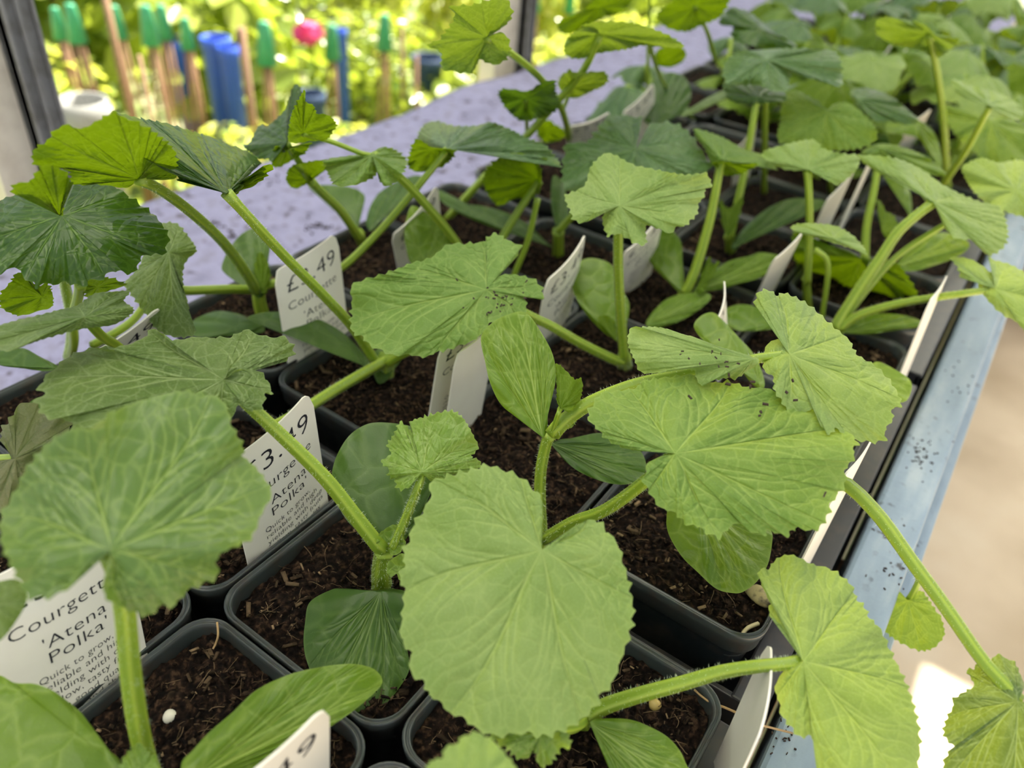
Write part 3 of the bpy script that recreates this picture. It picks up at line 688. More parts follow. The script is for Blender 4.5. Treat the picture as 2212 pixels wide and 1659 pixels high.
B(e, 'young', (300, 1690), [262,1650, 275,1625, 300,1605, 322,1625, 340,1640, 345,1680, 330,1720, 280,1720, 262,1690], h=.36, a=.5, ruf=.2, teeth=20)

# plant behind the big round leaf (its stem rises past it)
e, X, N = plantX(1172, 1186, 'courgette plant with two ribbed seed leaves on a bare stem above the big round leaf', [(1166, 1100), (1167, 1020), (1180, 955), (1192, 938)], hn=.55, r=.033)
C(e, 'cot', (1168, 945), [1155,916, 1091,883, 1061,833, 1048,782, 1039,729, 1061,699, 1095,680, 1135,675, 1168,716, 1195,769, 1200,823, 1185,883, 1183,918, 1180,940], X=pix(1172, 945, .55), a=1.1, b=0)
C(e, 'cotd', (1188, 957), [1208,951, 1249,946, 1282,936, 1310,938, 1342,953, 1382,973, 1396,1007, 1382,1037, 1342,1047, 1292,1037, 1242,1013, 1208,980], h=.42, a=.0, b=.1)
Xa = B(e, 'glow', (1210, 882), [1203,870, 1204,840, 1202,786, 1225,803, 1242,819, 1255,816, 1259,836, 1252,866, 1232,890, 1222,884], h=.72, a=.9, ruf=.12, teeth=22)
stem(e, 'petiole', [(1190, 940), (1200, 910), (1210, 882)], N, Xa, .014, .011)
B(e, 'young', (1208, 910), [1200,905, 1212,900, 1240,905, 1243,915, 1230,926, 1210,928, 1200,918], h=.60, a=.6, ruf=.15, teeth=14)
Xb = pix(1706, 766, 1.12)
stem(e, 'petiole', [(1188, 940), (1230, 898), (1290, 862), (1380, 828), (1480, 808), (1560, 790), (1640, 773), (1706, 766)], N, Xb, .040, .020, hairs=True)
B(e, 'pale', (1706, 766), [1709,750, 1703,746, 1686,732, 1659,742, 1649,769, 1651,802, 1669,813, 1673,846, 1686,863, 1699,886, 1726,899, 1756,884, 1773,916, 1791,940, 1806,926, 1820,936, 1857,953, 1910,953, 1913,926, 1930,906, 1927,883, 1947,879, 1944,859, 1923,822, 1890,789, 1853,766, 1836,736, 1813,715, 1783,689, 1753,662, 1726,645, 1693,632, 1679,637, 1659,625, 1639,630, 1632,642, 1632,662, 1659,685, 1673,699, 1689,695, 1706,716, 1713,740], X=Xb, a=.3, b=.1, droop=.08, ruf=.06, teeth=56)
Xc = B(e, 'pale', (1626, 776), [1566,752, 1532,746, 1509,739, 1492,726, 1472,721, 1426,707, 1385,706, 1362,709, 1356,742, 1372,782, 1382,803, 1406,806, 1429,804, 1456,796, 1479,793, 1499,802, 1505,819, 1515,833, 1532,823, 1556,819, 1572,816, 1589,819, 1612,802, 1634,790, 1638,775, 1606,764], h=1.12, a=.45, b=.1, ruf=.1, droop=.2)
stem(e, 'petiole', [(1540, 800), (1590, 792), (1626, 777)], pix(1540, 800, .95), Xc, .018, .014)
Xd = pix(1459, 980, .92)
stem(e, 'petiole', [(1178, 1164), (1240, 1128), (1309, 1102), (1396, 1038), (1435, 1000), (1459, 980)], pix(1176, 1166, .02), Xd, .032, .026, hairs=True)
B(e, 'mid', (1459, 980), [1442,973, 1402,970, 1359,970, 1315,953, 1289,926, 1268,900, 1282,869, 1302,848, 1342,843, 1376,836, 1386,823, 1409,818, 1442,814, 1499,809, 1540,826, 1572,823, 1616,836, 1659,839, 1700,858, 1760,885, 1815,920, 1853,953, 1843,970, 1847,990, 1827,1013, 1827,1047, 1796,1087, 1793,1107, 1773,1139, 1753,1147, 1716,1141, 1706,1157, 1686,1154, 1659,1147, 1653,1157, 1629,1151, 1612,1141, 1599,1127, 1582,1139, 1569,1144, 1556,1164, 1542,1157, 1522,1151, 1509,1137, 1482,1134, 1472,1121, 1449,1104, 1426,1097, 1406,1070, 1396,1050, 1386,1037, 1396,1020, 1396,1003, 1412,993, 1430,985, 1449,983], X=Xd, a=.35, b=.0, droop=.06, ruf=.05, teeth=64)

# plant in the pot at the bottom right: the big round leaf and the long one over the blue board
e, X, N = plantX(1262, 1572, 'courgette plant carrying the big round heart-shaped leaf in the centre foreground')
Xa = B(e, 'pale', (1170, 1188), [1168,1165, 1171,1077, 1158,1064, 1141,1043, 1125,1030, 1105,1020, 1085,1014, 1061,1005, 1041,1005, 1021,1013, 988,1020, 957,1030, 927,1043, 931,1067, 921,1090, 890,1137, 884,1164, 869,1191, 874,1214, 861,1248, 872,1271, 869,1318, 865,1382, 884,1405, 887,1455, 914,1475, 927,1502, 954,1519, 967,1539, 1001,1552, 1031,1576, 1074,1591, 1101,1587, 1141,1586, 1175,1592, 1208,1582, 1242,1566, 1272,1542, 1292,1522, 1299,1502, 1322,1479, 1335,1445, 1349,1405, 1359,1382, 1369,1331, 1366,1295, 1359,1255, 1346,1214, 1339,1184, 1319,1154, 1289,1124, 1255,1129, 1222,1157, 1208,1171, 1203,1191, 1188,1201, 1176,1194], h=.80, a=.62, b=-.02, droop=.05, ruf=.035, teeth=58)
stem(e, 'petiole', [(1262, 1566), (1235, 1480), (1205, 1350), (1180, 1250), (1170, 1190)], pix(1262, 1566, -.02), Xa, .034, .026)
Xb = pix(1735, 1428, .50)
stem(e, 'petiole', [(1262, 1555), (1300, 1527), (1380, 1500), (1472, 1475), (1560, 1450), (1640, 1438), (1706, 1432), (1735, 1428)], pix(1262, 1555, .06), Xb, .036, .024, hairs=True)
B(e, 'pale', (1735, 1428), [1723,1412, 1719,1388, 1689,1351, 1669,1335, 1659,1318, 1666,1298, 1649,1271, 1639,1231, 1659,1228, 1673,1211, 1689,1201, 1709,1198, 1730,1206, 1756,1219, 1780,1224, 1803,1233, 1823,1248, 1843,1268, 1850,1291, 1867,1308, 1880,1335, 1900,1355, 1917,1388, 1937,1432, 1954,1465, 1967,1499, 1980,1539, 1989,1586, 1987,1639, 1980,1670, 1967,1700, 1907,1710, 1840,1700, 1773,1676, 1766,1639, 1756,1606, 1753,1591, 1726,1592, 1706,1569, 1686,1542, 1683,1515, 1673,1489, 1686,1458, 1703,1442, 1722,1433], X=Xb, a=.55, b=.12, droop=.1, ruf=.05, teeth=60)
C(e, 'cot', (1273, 1560), [1282,1556, 1309,1552, 1359,1554, 1402,1569, 1442,1592, 1469,1622, 1482,1650, 1500,1690, 1450,1740, 1380,1730, 1340,1700, 1315,1659, 1302,1626, 1289,1586], h=.12, a=.25)
B(e, 'young', (1168, 1586), [1058,1589, 1091,1616, 1108,1632, 1128,1642, 1145,1629, 1151,1616, 1158,1629, 1161,1652, 1178,1656, 1195,1646, 1205,1629, 1218,1616, 1235,1612, 1225,1579, 1208,1572, 1175,1568, 1108,1572], h=.42, a=.45, ruf=.2, teeth=26)
stem(e, 'petiole', [(1262, 1558), (1240, 1572), (1190, 1580), (1168, 1586)], pix(1262, 1558, .08), pix(1168, 1586, .42), .022, .016)
# plant below the frame edge
e, X, N = plantX(960, 1850, 'courgette plant at the bottom edge showing only a pale serrated leaf tip')
Xa = B(e, 'pale', (1008, 1722), [1000,1740, 960,1745, 915,1710, 921,1656, 941,1639, 954,1636, 964,1612, 988,1606, 994,1592, 1008,1588, 1028,1579, 1041,1586, 1061,1596, 1078,1612, 1091,1626, 1111,1652, 1118,1673, 1100,1730, 1050,1745, 1016,1738], h=.75, a=.55, teeth=34)
stem(e, 'petiole', [(960, 1850), (985, 1790), (1008, 1724)], X, Xa, .034, .026)

# plant behind the right-hand leaves, leaning over the board
e, X, N = plantX(1500, 1110, 'courgette plant by the blue board with a long stalk bending down over the path')
C(e, 'cot', (1500, 1070), [1452,1090, 1440,1120, 1445,1155, 1472,1201, 1505,1234, 1546,1271, 1582,1281, 1606,1278, 1636,1255, 1659,1218, 1668,1171, 1666,1147, 1640,1110, 1560,1080, 1520,1066], h=.30, a=.2, droop=.15)
Xa = pix(2198, 1515, .42)
stem(e, 'petiole', [(1560, 1090), (1700, 1050), (1780, 1035), (1830, 1048), (1900, 1118), (1970, 1215), (2040, 1310), (2120, 1425), (2165, 1475), (2198, 1515)], pix(1560, 1090, .45), Xa, .036, .026, hairs=True)
B(e, 'grey', (2198, 1515), [2205,1505, 2208,1495, 2214,1482, 2205,1458, 2191,1428, 2178,1425, 2156,1412, 2141,1425, 2124,1428, 2111,1433, 2101,1445, 2087,1447, 2104,1479, 2091,1489, 2057,1510, 2059,1525, 2047,1545, 2036,1581, 2051,1606, 2064,1616, 2047,1629, 2037,1652, 2041,1673, 2080,1730, 2170,1780, 2260,1770, 2310,1690, 2300,1600, 2280,1550, 2240,1522, 2215,1518], X=Xa, a=.5, b=.05, teeth=56, ruf=.05)
Xb = pix(1962, 1298, -.35)
stem(e, 'petiole', [(1840, 1058), (1900, 1122), (1950, 1190), (1985, 1240), (1975, 1275), (1962, 1298)], pix(1840, 1058, .2), Xb, .022, .018)
B(e, 'leaf', (1962, 1298), [1954,1291, 1944,1278, 1924,1271, 1913,1285, 1907,1305, 1897,1335, 1913,1365, 1934,1382, 1957,1395, 1990,1407, 2020,1398, 2037,1378, 2041,1365, 2034,1335, 2020,1315, 2007,1295, 1990,1275, 1977,1281, 1967,1294], X=Xb, a=.5, teeth=30, ruf=.03)

# middle plant with the tilted pale leaf
e, X, N = plantX(1350, 797, 'courgette plant right of the narrow price label, one upright stalk and one low stalk', [(1348, 772)], hn=.06, r=.05)
Xa = B(e, 'pale', (1338, 444), [1328,431, 1324,434, 1311,436, 1286,455, 1269,478, 1254,482, 1237,474, 1233,461, 1224,440, 1220,421, 1243,412, 1264,398, 1271,374, 1279,355, 1305,332, 1328,334, 1351,347, 1374,357, 1408,364, 1446,372, 1484,377, 1526,374, 1533,387, 1540,400, 1524,406, 1522,425, 1510,438, 1507,461, 1493,476, 1480,489, 1463,489, 1457,497, 1446,505, 1426,495, 1396,488, 1396,528, 1369,525, 1349,512, 1329,505, 1315,512, 1305,495, 1302,468, 1315,452, 1330,448], h=1.12, a=.55, ruf=.1, teeth=60, droop=.1)
stem(e, 'petiole', [(1350, 790), (1342, 700), (1336, 600), (1335, 520), (1338, 444)], N, Xa, .034, .028, hairs=True)
Xb = pix(1051, 625, .80)
stem(e, 'petiole', [(1352, 788), (1310, 770), (1250, 740), (1190, 705), (1138, 680), (1090, 650), (1051, 625)], N, Xb, .034, .026, hairs=True)
B(e, 'mid', (1051, 625), [1061,612, 1075,598, 1095,592, 1125,595, 1158,605, 1172,627, 1172,647, 1138,642, 1138,669, 1121,679, 1111,699, 1091,699, 1075,699, 1061,695, 1051,716, 1031,729, 1018,739, 994,746, 971,756, 941,762, 917,772, 881,766, 854,769, 820,756, 797,746, 787,732, 760,716, 757,682, 760,649, 757,622, 770,609, 807,598, 854,582, 887,568, 914,562, 937,552, 967,528, 1008,525, 1041,522, 1068,503, 1091,515, 1111,525, 1128,532, 1111,555, 1075,572, 1048,592, 1043,608], X=Xb, a=.35, b=-.05, ruf=.06, teeth=56, droop=.05)
C(e, 'cot', (1335, 735), [1235,615, 1242,575, 1269,558, 1302,562, 1325,578, 1342,622, 1359,655, 1356,689, 1345,722, 1318,728, 1275,689, 1249,652], h=.12, a=.8)
B(e, 'glow', (1330, 735), [1290,690, 1305,680, 1325,690, 1335,715, 1335,738, 1315,722], h=.16, a=.7, teeth=12, ruf=.15)

# second-block plant left of the tilted leaf
e, X, N = plantX(830, 818, 'courgette plant under the flat dusty leaf, seed leaf draped in front of a price label', [(835, 775)], hn=.1, r=.06)
Xa = pix(489, 418, 1.38)
stem(e, 'petiole', [(815, 790), (760, 706), (690, 630), (620, 560), (560, 496), (489, 418)], pix(815, 790, .05), Xa, .032, .024, hairs=True)
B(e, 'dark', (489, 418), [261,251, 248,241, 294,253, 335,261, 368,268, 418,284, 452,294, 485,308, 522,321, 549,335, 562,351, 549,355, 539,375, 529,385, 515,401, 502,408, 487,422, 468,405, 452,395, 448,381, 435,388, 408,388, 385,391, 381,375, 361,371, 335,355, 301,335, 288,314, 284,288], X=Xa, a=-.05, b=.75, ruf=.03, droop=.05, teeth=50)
stem(e, 'petiole', [(830, 780), (740, 832), (650, 888), (585, 925)], pix(830, 780, .08), pix(585, 925, .4), .036, .03, hairs=True)
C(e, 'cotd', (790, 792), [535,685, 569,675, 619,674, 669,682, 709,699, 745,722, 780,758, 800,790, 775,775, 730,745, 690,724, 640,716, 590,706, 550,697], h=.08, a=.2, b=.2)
C(e, 'cotd', (815, 818), [803,765, 850,745, 868,770, 850,800, 830,826, 812,822], h=.0, a=.6)
stem(e, 'petiole', [(840, 785), (865, 768), (900, 750), (930, 720)], pix(840, 785, .1), pix(930, 720, .45), .03, .026)

# plant beside the felt
e, X, N = plantX(568, 690, 'courgette plant at the felt edge with a long stalk lying level across its pot', [(558, 645), (562, 620)], hn=.16, r=.05)
Xa = pix(301, 387, 1.42)
stem(e, 'petiole', [(558, 640), (535, 595), (480, 520), (410, 455), (350, 412), (301, 387)], N, Xa, .036, .024, hairs=True)
B(e, 'glow', (301, 387), [284,401, 261,406, 241,402, 200,398, 154,398, 147,371, 100,356, 74,355, 69,338, 74,321, 90,311, 104,301, 114,284, 134,271, 161,274, 177,278, 197,268, 221,254, 248,241, 262,251, 300,265, 340,290, 380,330, 383,372, 381,384, 351,389, 328,376, 318,358, 311,368], X=Xa, a=-1.0, b=-.1, ruf=.04, droop=.0, teeth=40)
B(e, 'glow', (500, 408), [380,375, 440,385, 500,418, 530,400, 560,380, 576,355, 590,360, 560,395, 520,412, 500,420], X=pix(500, 408, 1.2), a=-.9, ruf=.02, teeth=20)
stem(e, 'petiole', [(550, 626), (500, 624), (440, 626), (396, 627), (345, 618)], pix(552, 630, .15), pix(345, 618, .55), .03, .028)
Xb = pix(967, 322, 1.05)
stem(e, 'petiole', [(560, 622), (615, 606), (720, 588), (800, 520), (890, 418), (967, 322)], pix(562, 625, .16), Xb, .030, .022)
B(e, 'bluish', (975, 300), [901,294, 914,271, 941,261, 981,271, 1028,271, 1061,264, 1101,278, 1141,298, 1175,311, 1198,335, 1212,361, 1175,341, 1141,335, 1108,325, 1061,321, 1024,325, 991,321, 947,325, 924,318, 907,308], X=Xb, a=.1, b=-.35, ruf=.08, droop=.25)
B(e, 'glow', (930, 330), [881,362, 884,330, 900,300, 935,318, 985,325, 965,355, 940,365, 910,372], X=pix(935, 322, 1.02), a=-.9, teeth=20)
C(e, 'cotd', (572, 702), [411,715, 418,692, 468,672, 519,679, 552,695, 572,715, 535,722, 435,729], h=.05, a=.1)
C(e, 'cotd', (560, 645), [485,590, 480,570, 500,530, 530,500, 570,490, 583,520, 580,560, 575,600, 565,642, 530,622], h=.15, a=.6)
B(e, 'glow', (565, 632), [550,590, 552,565, 562,543, 575,560, 585,590, 580,618, 570,636], h=.2, a=.8, teeth=16, ruf=.1)

# far-left plants
e, X, N = plantX(150, 775, 'courgette plant at the left edge with a glossy dark green heart-shaped leaf', [(155, 700), (140, 610), (132, 540)], hn=1.0, r=.03)
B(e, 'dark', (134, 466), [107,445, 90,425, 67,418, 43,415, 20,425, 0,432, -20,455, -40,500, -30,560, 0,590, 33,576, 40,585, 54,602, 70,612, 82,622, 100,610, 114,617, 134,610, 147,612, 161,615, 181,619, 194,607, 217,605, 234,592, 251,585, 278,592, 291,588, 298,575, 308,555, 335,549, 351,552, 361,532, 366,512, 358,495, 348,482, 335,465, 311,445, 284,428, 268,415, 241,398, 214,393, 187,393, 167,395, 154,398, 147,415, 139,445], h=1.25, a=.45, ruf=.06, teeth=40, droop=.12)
B(e, 'glow', (129, 466), [114,455, 100,431, 84,421, 54,415, 33,418, 23,405, 37,395, 64,391, 80,368, 100,356, 144,371, 149,385, 154,398, 144,415, 137,435, 137,458, 134,466], h=1.30, a=-.9, teeth=26, ruf=.03, droop=.0)
B(e, 'glow', (90, 640), [0,662, 0,635, 20,612, 40,588, 80,618, 105,612, 115,659, 84,672, 43,682, 13,672], h=.85, a=-1.0, teeth=24, droop=0)
B(e, 'glow', (210, 620), [170,612, 200,600, 240,600, 274,615, 234,629, 197,647], h=.85, a=-.9, teeth=14, droop=0)
stem(e, 'petiole', [(150, 775), (160, 740), (158, 690), (170, 640), (175, 612)], X, pix(175, 612, .9), .03, .024)
Xa = B(e, 'grey', (365, 545), [308,555, 330,520, 348,484, 381,482, 401,502, 425,539, 408,558, 398,575, 395,612, 405,655, 411,689, 421,722, 385,729, 355,722, 335,709, 314,679, 284,639, 268,615, 284,595, 301,575], h=.80, a=.35, b=-.1, ruf=.05)
stem(e, 'petiole', [(200, 745), (290, 690), (345, 600), (365, 546)], pix(200, 745, .1), Xa, .026, .02)
e, X, N = plantX(262, 790, 'courgette plant behind the left price label with a narrow folded grey-green leaf')
Xa = B(e, 'grey', (184, 684), [0,702, 77,682, 127,669, 167,659, 201,635, 241,630, 281,629, 268,649, 288,665, 284,679, 244,702, 187,709, 144,719, 74,739, 20,759, -10,750, -15,720], h=1.15, a=.0, b=.1, ruf=.06, teeth=50)
stem(e, 'petiole', [(300, 790), (255, 748), (220, 725), (184, 686)], pix(300, 790, .4), Xa, .026, .02)
C(e, 'cotd', (115, 795), [0,752, 50,752, 84,769, 127,793, 100,802, 50,796, 0,789, -30,770], h=.3, a=.1)
e, X, N = plantX(-40, 1000, 'courgette plant cut by the left edge with a wilted greyish leaf')
Xa = B(e, 'old', (33, 990), [0,936, 20,906, 40,876, 74,869, 100,893, 150,905, 150,930, 100,966, 70,1010, 45,1060, 20,1100, -10,1110, -40,1080, -40,1010, 0,1000, 28,1000], h=.6, a=.45, ruf=.14, teeth=24)
stem(e, 'petiole', [(-40, 1000), (0, 992), (33, 990)], pix(-40, 1000, .3), Xa, .024, .02)
B(e, 'grey', (-20, 1310), [0,1255, 33,1251, 54,1268, 57,1301, 33,1345, 0,1384, -40,1390, -60,1300, -30,1258], h=.85, a=.4)
e, X, N = plantX(96, 905, 'courgette plant behind the pleated leaf, mostly hidden at the left')
C(e, 'cotd', (96, 905), [60,880, 80,860, 120,860, 140,890, 120,915, 90,915], h=.1, a=.2)

# plants beyond the price label, third row
e, X, N = plantX(785, 530, 'courgette plant by the felt with an arching seed leaf and a stalk leaning left', [(775, 505)], hn=.1)
C(e, 'cotd', (772, 500), [667,404, 686,400, 728,400, 762,406, 787,421, 785,446, 775,476, 768,497, 737,465, 709,436, 682,417], h=.12, a=.5)
C(e, 'cotd', (800, 500), [792,488, 796,455, 813,423, 838,402, 870,387, 899,379, 918,385, 899,408, 870,427, 846,429, 827,442, 819,465, 813,491], h=.15, a=.3)
Xa = pix(671, 391, .75)
stem(e, 'petiole', [(780, 520), (735, 455), (700, 420), (671, 391)], N, Xa, .036, .028)
B(e, 'glow', (671, 391), [618,379, 633,357, 696,345, 722,350, 701,368, 665,394, 637,408, 621,396], X=Xa, a=-.7, teeth=24, ruf=.05)
Xb = pix(619, 308, 1.15)
stem(e, 'petiole', [(680, 400), (660, 375), (646, 349), (619, 308)], pix(680, 400, .7), Xb, .026, .02)
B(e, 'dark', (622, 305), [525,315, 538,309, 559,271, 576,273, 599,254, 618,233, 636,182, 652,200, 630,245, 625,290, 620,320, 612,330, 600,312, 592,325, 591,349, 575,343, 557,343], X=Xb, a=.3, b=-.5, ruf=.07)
B(e, 'glow', (604, 330), [595,315, 620,325, 669,307, 667,320, 656,334, 633,345, 614,357, 595,362, 585,352], X=pix(620, 318, 1.1), a=-.9, teeth=20)

e, X, N = plantX(1062, 655, 'courgette plant hidden behind the flat dusty leaf, one stalk leaning far left')
Xa = pix(804, 335, 1.12)
stem(e, 'petiole', [(1060, 650), (985, 525), (930, 455), (870, 390), (804, 335)], X, Xa, .036, .026)
B(e, 'leaf', (804, 335), [700,347, 756,336, 800,330, 823,318, 847,320, 868,332, 880,349, 874,370, 861,389, 830,402, 821,372, 804,385, 766,400, 724,400, 708,375], X=Xa, a=-.25, b=-.1, ruf=.1, teeth=34)
Xb = pix(655, 289, 1.3)
stem(e, 'petiole', [(800, 335), (779, 331), (720, 308), (655, 289)], pix(800, 335, 1.1), Xb, .016, .014)
B(e, 'glow', (650, 288), [622,290, 630,245, 650,205, 659,193, 659,218, 677,227, 686,245, 709,248, 728,269, 720,283, 703,303, 669,305, 640,310, 624,305], X=Xb, a=-1.0, teeth=34, droop=.0)
C(e, 'cot', (918, 575), [874,495, 884,452, 897,445, 927,465, 954,495, 974,525, 955,553, 930,567, 890,572, 876,530], h=.35, a=.8)
stem(e, 'petiole', [(1095, 640), (1110, 595), (1140, 520), (1161, 430)], X, pix(1161, 430, .7), .024, .02)

e, X, N = plantX(960, 480, 'courgette plant at the felt edge whose tall stalk crosses in front of the matting')
Xa = pix(1297, 74, 1.55)
stem(e, 'petiole', [(960, 480), (1000, 435), (1060, 370), (1140, 292), (1200, 225), (1262, 150), (1297, 74)], X, Xa, .036, .026)
B(e, 'leaf', (1297, 72), [1285,60, 1254,56, 1285,48, 1326,46, 1368,50, 1410,62, 1451,79, 1478,102, 1430,102, 1389,98, 1358,106, 1316,112, 1276,119, 1258,127, 1233,125, 1218,112, 1220,91, 1233,75, 1254,62, 1275,62, 1290,70], X=Xa, a=-.75, b=.0, teeth=44, ruf=.05)
C(e, 'cotd', (1190, 533), [934,411, 961,415, 988,438, 1041,445, 1091,458, 1141,485, 1172,515, 1192,535, 1141,513, 1075,495, 1008,468, 960,440], h=.1, a=.3)

e, X, N = plantX(1205, 555, 'courgette plant with a cupped bright leaf behind the dusty leaf', [(1206, 500)], hn=.2, r=.05)
Xa = pix(1165, 388, .7)
stem(e, 'petiole', [(1080, 520), (1120, 455), (1165, 390)], pix(1080, 520, .3), Xa, .032, .026)
B(e, 'glow', (1165, 388), [1045,400, 1050,365, 1080,340, 1120,330, 1155,345, 1168,370, 1168,400, 1155,425, 1110,430, 1080,445, 1060,430], X=Xa, a=-.8, teeth=30, ruf=.05)
Xb = pix(1374, 322, .95)
stem(e, 'petiole', [(1206, 500), (1270, 430), (1340, 360), (1374, 322)], N, Xb, .03, .024)
B(e, 'bluish', (1374, 322), [1368,302, 1372,277, 1389,262, 1379,252, 1351,250, 1320,248, 1303,260, 1283,286, 1264,311, 1243,309, 1226,307, 1218,332, 1214,372, 1218,405, 1260,425, 1320,430, 1380,420, 1430,410, 1480,390, 1524,372, 1539,358, 1522,336, 1503,303, 1476,275, 1450,264, 1417,265, 1398,277, 1389,310, 1380,322], X=Xb, a=.5, b=0, teeth=34, ruf=.05)
C(e, 'cotd', (1208, 505), [1195,380, 1215,395, 1228,440, 1225,480, 1212,510, 1198,480, 1190,430], h=.2, a=.6)

# centre-right rows
e, X, N = plantX(1472, 665, 'courgette plant with a pair of tall stalks right of the tilted pale leaf', [(1478, 630)], hn=.1, r=.05)
Xa = pix(1558, 345, .98)
stem(e, 'petiole', [(1476, 640), (1500, 590), (1530, 490), (1545, 420), (1558, 346)], N, Xa, .042, .028)
B(e, 'leaf', (1558, 345), [1502,278, 1556,294, 1606,321, 1639,331, 1656,338, 1679,368, 1643,351, 1606,355, 1566,353, 1539,355, 1522,321, 1505,298], X=Xa, a=.25, b=.25, teeth=34, ruf=.06, droop=.2)
B(e, 'glow', (1560, 358), [1540,352, 1570,351, 1606,355, 1640,352, 1610,372, 1580,380, 1560,375], X=pix(1558, 352, .95), a=-.8, teeth=12)
C(e, 'cot', (1472, 628), [1400,510, 1420,495, 1445,495, 1470,520, 1475,570, 1478,620, 1468,632, 1440,605, 1410,575, 1395,540], h=.12, a=.7)
C(e, 'cot', (1497, 632), [1499,627, 1532,592, 1572,565, 1622,552, 1645,545, 1690,555, 1680,575, 1640,600, 1590,615, 1540,628], h=.1, a=.4)
C(e, 'cot', (1396, 700), [1396,694, 1415,668, 1442,645, 1480,634, 1522,632, 1536,642, 1515,665, 1472,692, 1430,706, 1400,708], h=.05, a=.3)
B(e, 'glow', (1510, 620), [1530,555, 1540,570, 1555,565, 1540,600, 1518,632, 1505,625], h=.2, a=.6, teeth=12)
e, X, N = plantX(1578, 548, 'courgette plant with a long arching seed leaf, behind the paired stalks', [(1575, 510)], hn=.15)
Xa = pix(1635, 210, 1.15)
stem(e, 'petiole', [(1572, 530), (1590, 450), (1606, 378), (1620, 300), (1635, 212)], N, Xa, .036, .026)
B(e, 'bluish', (1632, 195), [1562,180, 1589,165, 1630,170, 1680,185, 1700,215, 1660,222, 1610,225, 1575,215], X=Xa, a=.2, teeth=30)
C(e, 'cotd', (1585, 535), [1579,532, 1600,500, 1629,472, 1665,446, 1712,429, 1778,432, 1771,452, 1712,456, 1665,472, 1622,502, 1589,540], h=.15, a=.35)
B(e, 'glow', (1570, 510), [1555,430, 1575,450, 1605,425, 1595,470, 1575,510, 1560,480], h=.3, a=.6, teeth=14)
e, X, N = plantX(1640, 842, 'courgette plant with rounded seed leaves under the right-hand leaves')
C(e, 'cot', (1640, 830), [1499,702, 1515,682, 1539,675, 1559,689, 1599,732, 1626,762, 1646,802, 1651,836, 1630,834, 1590,790, 1545,760, 1510,725], h=.45, a=.5)
C(e, 'cot', (1700, 690), [1552,682, 1589,659, 1632,662, 1659,679, 1689,705, 1639,714, 1589,712], h=.15, a=.25)
C(e, 'cot', (1860, 800), [1890,782, 1940,802, 1967,823, 1967,849, 1950,869, 1900,860, 1870,830], h=.35, a=.3)

# right-hand column
e, X, N = plantX(1800, 742, 'courgette plant near the blue board with a thick slanting yellow-green stalk', [(1808, 712)], hn=.1, r=.055)
Xa = pix(2016, 436, .95)
stem(e, 'petiole', [(1802, 712), (1850, 635), (1900, 560), (1945, 495), (2016, 436)], N, Xa, .048, .030, hairs=True)
B(e, 'pale', (2016, 436), [2010,442, 1997,432, 1974,405, 1944,388, 1890,368, 1850,338, 1867,335, 1934,341, 1990,365, 2041,401, 2108,432, 2161,448, 2178,502, 2168,535, 2134,552, 2108,522, 2057,512, 2037,475, 2025,445], X=Xa, a=.25, b=.25, teeth=46, ruf=.07)
Xb = pix(2150, 624, .68)
stem(e, 'petiole', [(1812, 715), (1850, 683), (1920, 660), (2000, 645), (2070, 635), (2120, 628), (2150, 624)], N, Xb, .032, .022, hairs=True)
B(e, 'pale', (2150, 624), [2144,622, 2144,595, 2124,575, 2091,558, 2052,555, 2061,565, 2071,585, 2074,598, 2111,608, 2114,622, 2134,649, 2164,679, 2195,695, 2225,722, 2245,690, 2250,640, 2228,600, 2185,572, 2150,562, 2134,555, 2148,585, 2153,618], X=Xb, a=.35, teeth=40)
stem(e, 'petiole', [(1830, 680), (1930, 560), (2040, 485), (2080, 465)], pix(1830, 680, .2), pix(2080, 465, .8), .024, .02)
C(e, 'cot', (1818, 719), [1840,699, 1873,679, 1940,679, 1987,692, 1984,705, 1923,715, 1857,722], h=.1, a=.15)
C(e, 'cot', (1930, 580), [1934,575, 1970,532, 2010,505, 2059,505, 2093,525, 2083,545, 2043,565, 1977,585, 1944,583], h=.3, a=.3)
Xc = pix(1860, 560, .34)
B(e, 'pale', (1800, 515), [1713,498, 1716,485, 1756,482, 1807,488, 1850,515, 1873,549, 1840,537, 1773,517], X=pix(1800, 515, .85), a=.1, teeth=24)
B(e, 'glow', (1872, 585), [1716,500, 1760,520, 1840,545, 1876,575, 1900,572, 1930,562, 1960,595, 1985,640, 1990,680, 1960,660, 1900,660, 1850,655, 1800,650, 1760,620, 1730,590, 1712,540], X=Xc, a=-.8, teeth=40, droop=.0)
stem(e, 'petiole', [(1815, 705), (1850, 640), (1872, 587)], N, Xc, .02, .016)
e, X, N = plantX(1745, 665, 'courgette plant with one straight pale stalk under a folded leaf', [(1742, 600)], hn=.2, r=.035)
Xa = pix(1745, 366, .98)
stem(e, 'petiole', [(1744, 620), (1749, 500), (1748, 420), (1745, 368)], N, Xa, .030, .026)
B(e, 'pale', (1745, 364), [1646,330, 1699,311, 1756,301, 1780,321, 1823,331, 1857,338, 1847,371, 1807,401, 1793,378, 1773,361, 1750,366, 1706,368, 1669,355], X=Xa, a=.45, teeth=34, ruf=.08)
stem(e, 'petiole', [(1775, 690), (1788, 600), (1785, 560), (1760, 540)], pix(1775, 690, .0), pix(1760, 540, .5), .02, .02)
e, X, N = plantX(1868, 610, 'courgette plant with a striped upright stalk beside the thick slanting stalk', [(1868, 560)], hn=.15)
Xa = pix(1902, 320, .85)
stem(e, 'petiole', [(1868, 565), (1872, 490), (1888, 410), (1902, 322)], N, Xa, .034, .026)
